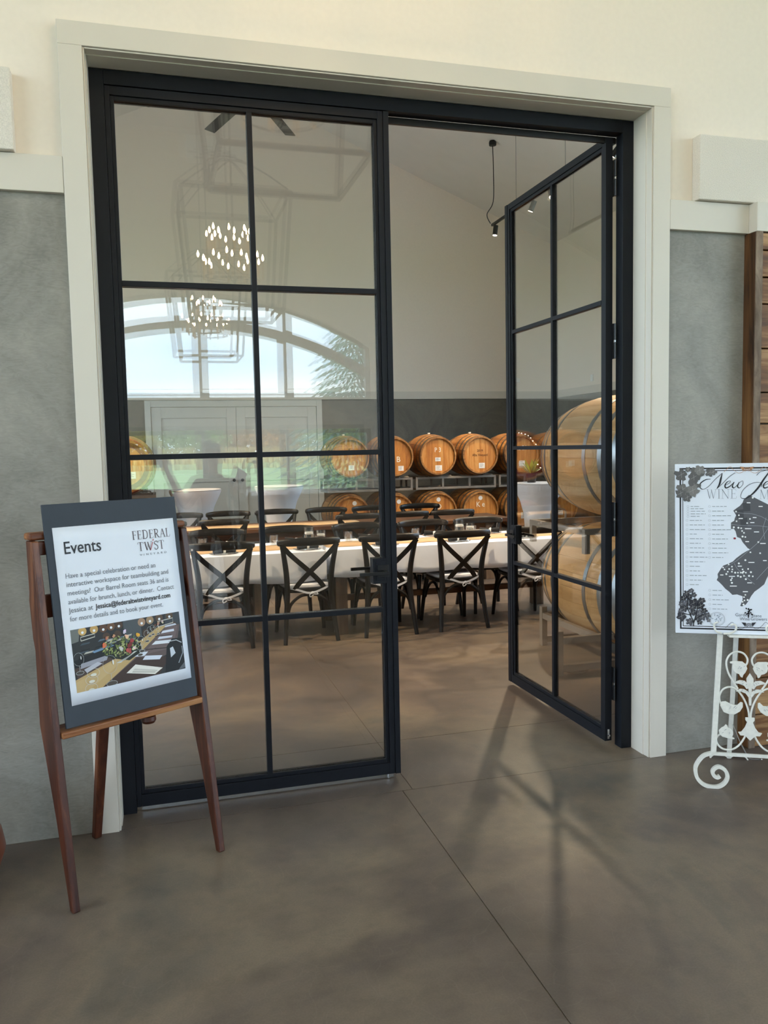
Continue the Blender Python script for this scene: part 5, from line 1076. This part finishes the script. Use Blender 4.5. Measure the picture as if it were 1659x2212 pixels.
def wineglass(x, y, zz, label):
    o = MB().lathe([(.001, 0), (.034, .001), (.006, .006), (.004, .075), (.02, .085), (.038, .12), (.038, .16), (.030, .205), (.029, .205), (.036, .16), (.036, .122), (.018, .088), (.001, .085)], 16, (x, y, zz), caps=False).build('wine_glass', M['tumbler'], smooth=True); tag(o, label, 'wine glass', 'wine glasses on the lobby bar')
for k in range(11): wineglass(1.75 + .115 * k, BYC + .08 * ((k % 3) - 1), 1.076, 'clear wine glass on the lobby bar, %s along the row from the tap' % ('first', 'second', 'third', 'fourth', 'fifth', 'sixth', 'seventh', 'eighth', 'ninth', 'tenth', 'eleventh')[k])
pl = empty('bar_plant', (3.14, BYC, 1.076)); tag(pl, 'spiky yellow green plant on the lobby bar counter', 'plant')
MB().lathe([(.001, 0), (.07, 0), (.085, .12), (.075, .12), (.001, .10)], 20).build('pot', M['vent'], pl, smooth=True)
for k in range(26):
    a, el, L_ = random.uniform(0, 2 * PI), random.uniform(.5, 1.4), random.uniform(.18, .34); d = Vector((math.cos(a) * math.cos(el), math.sin(a) * math.cos(el), math.sin(el))); s_ = d.cross(Vector((0, 0, 1))).normalized() * .012; b0 = Vector((0, 0, .10))
    MB().add([b0 + s_ * .6, b0 + d * L_ * .5 + s_, b0 + d * L_, b0 + d * L_ * .5 - s_, b0 - s_ * .6, b0 + d * L_ * .5 + Vector((0, 0, .006))], [(0, 1, 5), (1, 2, 5), (2, 3, 5), (3, 4, 5), (4, 0, 5)]).build('leaf', M['leafy'] if k % 2 else M['leaf'], pl, smooth=True)

# ---- the photographer, standing behind the lens, mirrored in the glass
def person():
    e = empty('person', (.79, -3.72, 0)); tag(e, 'person in grey shirt raising a phone, mirrored in the glass', 'person')
    V = []; Eg = []; Rr = []
    def n(p, r_, par=None):
        V.append(p); Rr.append(r_); i = len(V) - 1
        if par is not None: Eg.append((par, i))
        return i
    pel = n((0, 0, .90), .135); sp1 = n((0, .01, 1.02), .125, pel); ch = n((0, 0, 1.16), .150, sp1); nb = n((0, -.01, 1.27), .085, ch); nk = n((0, 0, 1.32), .055, nb); hd1 = n((0, .015, 1.39), .066, nk); hd2 = n((0, .012, 1.47), .084, hd1); hd3 = n((0, .0, 1.54), .062, hd2)
    for s_ in (-1, 1):
        hp = n((s_ * .095, 0, .83), .098, pel); kn = n((s_ * .105, .015, .47), .062, hp); an = n((s_ * .11, -.01, .09), .042, kn); n((s_ * .115, .05, .035), .036, an) and None; f2 = n((s_ * .13, .14, .028), .030, len(V) - 1)
    def hand(w_, d, up, side, curl):
        pm = n(tuple(Vector(w_) + Vector(d) * .055), .026, wi)
        for k, L_ in enumerate((.068, .078, .074, .058)):
            b_ = Vector(V[pm]) + Vector(d) * .018 + Vector(side) * (.022 * (k - 1.5)); i0 = n(tuple(b_), .0095, pm); i1 = n(tuple(b_ + Vector(d) * L_ * .5 + Vector(up) * curl * .3 * L_), .0085, i0); n(tuple(b_ + Vector(d) * L_ * .75 + Vector(up) * curl * L_), .0075, i1)
        t0 = n(tuple(Vector(w_) + Vector(d) * .03 + Vector(side) * -.038), .011, pm); n(tuple(Vector(V[t0]) + Vector(d) * .03 + Vector(side) * -.022 + Vector(up) * .02), .0095, t0)
    # left arm (towards -x) raised with the phone; right arm bent in front
    sh = n((-.155, 0, 1.225), .068, ch); el = n((-.275, .10, 1.03), .047, sh); wi = n((-.41, .30, 1.36), .031, el); hand(V[wi], (-.2, .25, .93), (0, .6, -.3), (-.7, .5, -.3), .5)
    sh = n((.155, 0, 1.225), .068, ch); el = n((.245, .06, .985), .047, sh); wi = n((.165, .27, 1.13), .031, el); hand(V[wi], (-.15, .5, .85), (0, .5, -.5), (-.85, .2, -.3), .6)
    me = bpy.data.meshes.new('body'); me.from_pydata(V, Eg, []); ob = bpy.data.objects.new('body', me); col.objects.link(ob)
    sk = ob.modifiers.new('skin', 'SKIN'); sk.use_smooth_shade = True
    for i, r_ in enumerate(Rr): me.skin_vertices[0].data[i].radius = (r_, r_ * (.78 if i in (0, 1, 2, 3) else 1.0)); me.skin_vertices[0].data[i].use_root = (i == 0)
    ss = ob.modifiers.new('sub', 'SUBSURF'); ss.levels = 2; ss.render_levels = 2
    dg = bpy.context.evaluated_depsgraph_get(); dg.update(); m2 = bpy.data.meshes.new_from_object(ob.evaluated_get(dg)); bpy.data.objects.remove(ob)
    m2.materials.clear()
    for k in ('skin', 'shirt', 'trouser', 'blackhw'): m2.materials.append(M[k])
    for p in m2.polygons:
        c = p.center; p.use_smooth = True
        far = (c - Vector((-.41, .30, 1.36))).length < .03 or c.z > 1.355 and c.x < -.2 or (c - Vector((.165, .27, 1.13))).length < .03 or (c.z > 1.12 and c.y > .2)
        p.material_index = 0 if (c.z > 1.30 or far) else (1 if c.z > .88 else (2 if c.z > .07 else 3))
    link('body', m2, e)
    hr = MB().ball((0, -.012, 1.50), .098, 16, 10, (.95, 1.05, 1.0)); hr.v = [(x, y, zz) if zz > 1.44 or y < -.02 else (x * .96, min(y, -.01), zz) for x, y, zz in hr.v]; hr.v = [(x, (y if zz > 1.525 or y < .035 else .035), zz) for x, y, zz in hr.v]; hr.ball((.02, -.095, 1.50), .038, 10, 6); hr.build('hair', M['hair'], e, smooth=True)
    fz = MB().ball((0, .105, 1.445), .014, 8, 6, (.8, 1.1, 1.4)).build('nose', M['skin'], e, smooth=True)
    for s_ in (-1, 1):
        MB().ball((s_ * .03, .088, 1.475), .011, 8, 6, (1.3, .7, .8)).build('eye', M['ring'], e, smooth=True); MB().ball((s_ * .086, .0, 1.45), .024, 8, 6, (.4, .8, 1.2)).build('ear', M['skin'], e, smooth=True)
    MB().ball((0, .092, 1.405), .02, 8, 6, (1.2, .35, .35)).build('mouth', M['inkred'], e, smooth=True)
person()
ph = MB().box(.258, .333, CAM.y - .024, CAM.y - .0145, 1.395, 1.548).build('smartphone', M['blackhw'], bevel=.004); tag(ph, 'black smartphone held up by the photographer', 'phone')
pp_ = MB().hexa([(.915, -3.46, 1.21), (1.02, -3.40, 1.14), (1.02, -3.399, 1.14), (.915, -3.459, 1.21)], [(.965, -3.40, 1.38), (1.07, -3.36, 1.30), (1.07, -3.359, 1.30), (.965, -3.399, 1.38)]).build('paper_menu', M['paper']); tag(pp_, 'folded white paper menu held by the photographer', 'paper')

# ================================================================== OUTSIDE THE LOBBY WINDOWS
GZ = -.30
lw = MB().add([(-160, -400, GZ), (160, -400, GZ), (160, 80, GZ), (-160, 80, GZ)], [(0, 1, 2, 3)]).build('lawn', M['grass']); tag(lw, 'wide green lawn outside the lobby windows', 'lawn', kind='structure')
M['reflector'] = plain('pale_reflector_paving', hx('c9c4bb'), .85, var=.05, scale=.6)  # pale ground invented to bounce neutral daylight up to the ceilings
tr = MB().box(-24, -5.45, .3, 15, -.28, .01).build('reflector', M['reflector']); tag(tr, 'pale paved terrace along the building, added to bounce daylight in', 'reflector', kind='structure')
for a in ((-24, -6.75, -16, .295), (8.05, 28, .3, 15), (9.75, 28, -16, .295)): MB().box(a[0], a[1], a[2], a[3], -.28, .01).build('reflector_strip', M['reflector'], tr)
cr = MB(); rng = random.Random(3)
for k in range(9000):
    x, y = rng.uniform(-45, 50), -rng.uniform(76, 88); h = rng.uniform(1.1, 1.7); a = rng.uniform(0, PI); dx, dy = .10 * math.cos(a), .10 * math.sin(a); lx, ly = rng.uniform(-.15, .15), rng.uniform(-.1, .1)
    cr.add([(x - dx, y - dy, GZ), (x + dx, y + dy, GZ), (x + dx * 1.6 + lx, y + dy * 1.6 + ly, GZ + h * .7), (x + lx * 1.5, y + ly * 1.5, GZ + h), (x - dx * 1.6 + lx, y - dy * 1.6 + ly, GZ + h * .6)], [(0, 1, 2, 3, 4)])
me = cr.mesh('corn'); me.materials.append(M['corn']); o = link('corn_field', me); tag(o, 'band of dry tan corn stalks beyond the lawn', 'corn', kind='stuff')
def leaf_mesh(nm, rx, rz, n_, sz, seed):
    rg = random.Random(seed); mb = MB()
    for k in range(n_):
        a, u_, r_ = rg.uniform(0, 2 * PI), rg.uniform(-1, 1), rg.random() ** .33; s_ = math.sqrt(1 - u_ * u_); lump = 1 + .22 * math.sin(3 * a + seed) * math.cos(4 * u_ + seed)
        c = Vector((rx * r_ * lump * s_ * math.cos(a), rx * r_ * lump * s_ * math.sin(a), rz * r_ * u_)); d1 = Vector((rg.uniform(-1, 1), rg.uniform(-1, 1), rg.uniform(-1, 1))).normalized() * sz; d2 = d1.orthogonal().normalized() * sz * .6
        mb.add([c - d1, c + d2, c + d1, c - d2], [(0, 1, 2, 3)])
    return mb.mesh(nm)
crowns = [leaf_mesh('crown', 3.6, 2.6, 1400, .34, s_) for s_ in (1, 2)]
trunk = MB().tube([(0, 0, 0), (.1, 0, 1.6), (0, .1, 3.4)], [.28, .2, .1], 8).mesh('trunk'); trunk.materials.append(M['bark'])
CN = {'foliage1': 'green', 'foliage2': 'golden', 'foliage3': 'rust coloured'}
for k in range(32):
    mk = ('foliage1', 'foliage1', 'foliage2', 'foliage1', 'foliage3')[k % 5]; e = empty('autumn_tree', (-62 + 8.4 * (k % 16) + 4.2 * (k // 16) + rng.uniform(-.3, .3), -97 - 9 * (k // 16), GZ)); tag(e, '%s broadleaf tree in the line beyond the corn' % CN[mk], 'tree', '%s trees beyond the corn' % CN[mk])
    m_ = crowns[k % 2].copy(); m_.materials.clear(); m_.materials.append(M[mk]); c = link('crown', m_, e); c.location = (0, 0, 3.5 + rng.uniform(-.3, .3)); c.scale = (1, 1, rng.uniform(.95, 1.2)); c.rotation_euler = (0, 0, rng.uniform(0, 6)); link('trunk', trunk, e)
# blue spruce close to the glass
se = empty('blue_spruce', (6.9, -21.5, GZ)); tag(se, 'blue green spruce with drooping boughs outside the window', 'tree')
MB().tube([(0, 0, 0), (0, 0, 8.2)], [.2, .03], 10).build('trunk', M['bark'], se, smooth=True)
sp_ = MB()
for lv in range(26):
    z0 = .5 + lv * .28; R0 = 3.3 * (1 - lv / 28.5)
    for k in range(15):
        a = 2 * PI * k / 15 + lv * .7 + rng.uniform(-.1, .1); R_ = R0 * rng.uniform(.8, 1.08); d = Vector((math.cos(a), math.sin(a), 0)); s_ = Vector((-d.y, d.x, 0)); pv = Vector((0, 0, z0))
        for j in range(7):
            t_ = (j + 1) / 7; c = d * R_ * t_ + Vector((0, 0, z0 + .25 * t_ - .55 * t_ * t_)); wdt = .26 * (1.1 - t_) + .07
            for sg in (-1, 1): sp_.add([pv, pv.lerp(c, .5), c + s_ * sg * wdt + Vector((0, 0, -.10)), c + s_ * sg * wdt * .9 + d * .12 + Vector((0, 0, -.13))], [(0, 1, 3, 2)])
            pv = c
me = sp_.mesh('boughs'); me.materials.append(M['spruce']); o = link('boughs', me, se); o['kind'] = 'stuff'
# power lines
for k, zz in enumerate((5.6, 5.1, 4.2, 3.9)):
    o = MB().tube([(-60 + 12 * j, -50, zz - .5 * math.sin(PI * j / 10)) for j in range(11)], .02, 5).build('power_line', M['wire'], smooth=True); tag(o, 'overhead power line outside, %s of four' % ('topmost', 'second', 'third', 'lowest')[k], 'power line', 'overhead power lines')
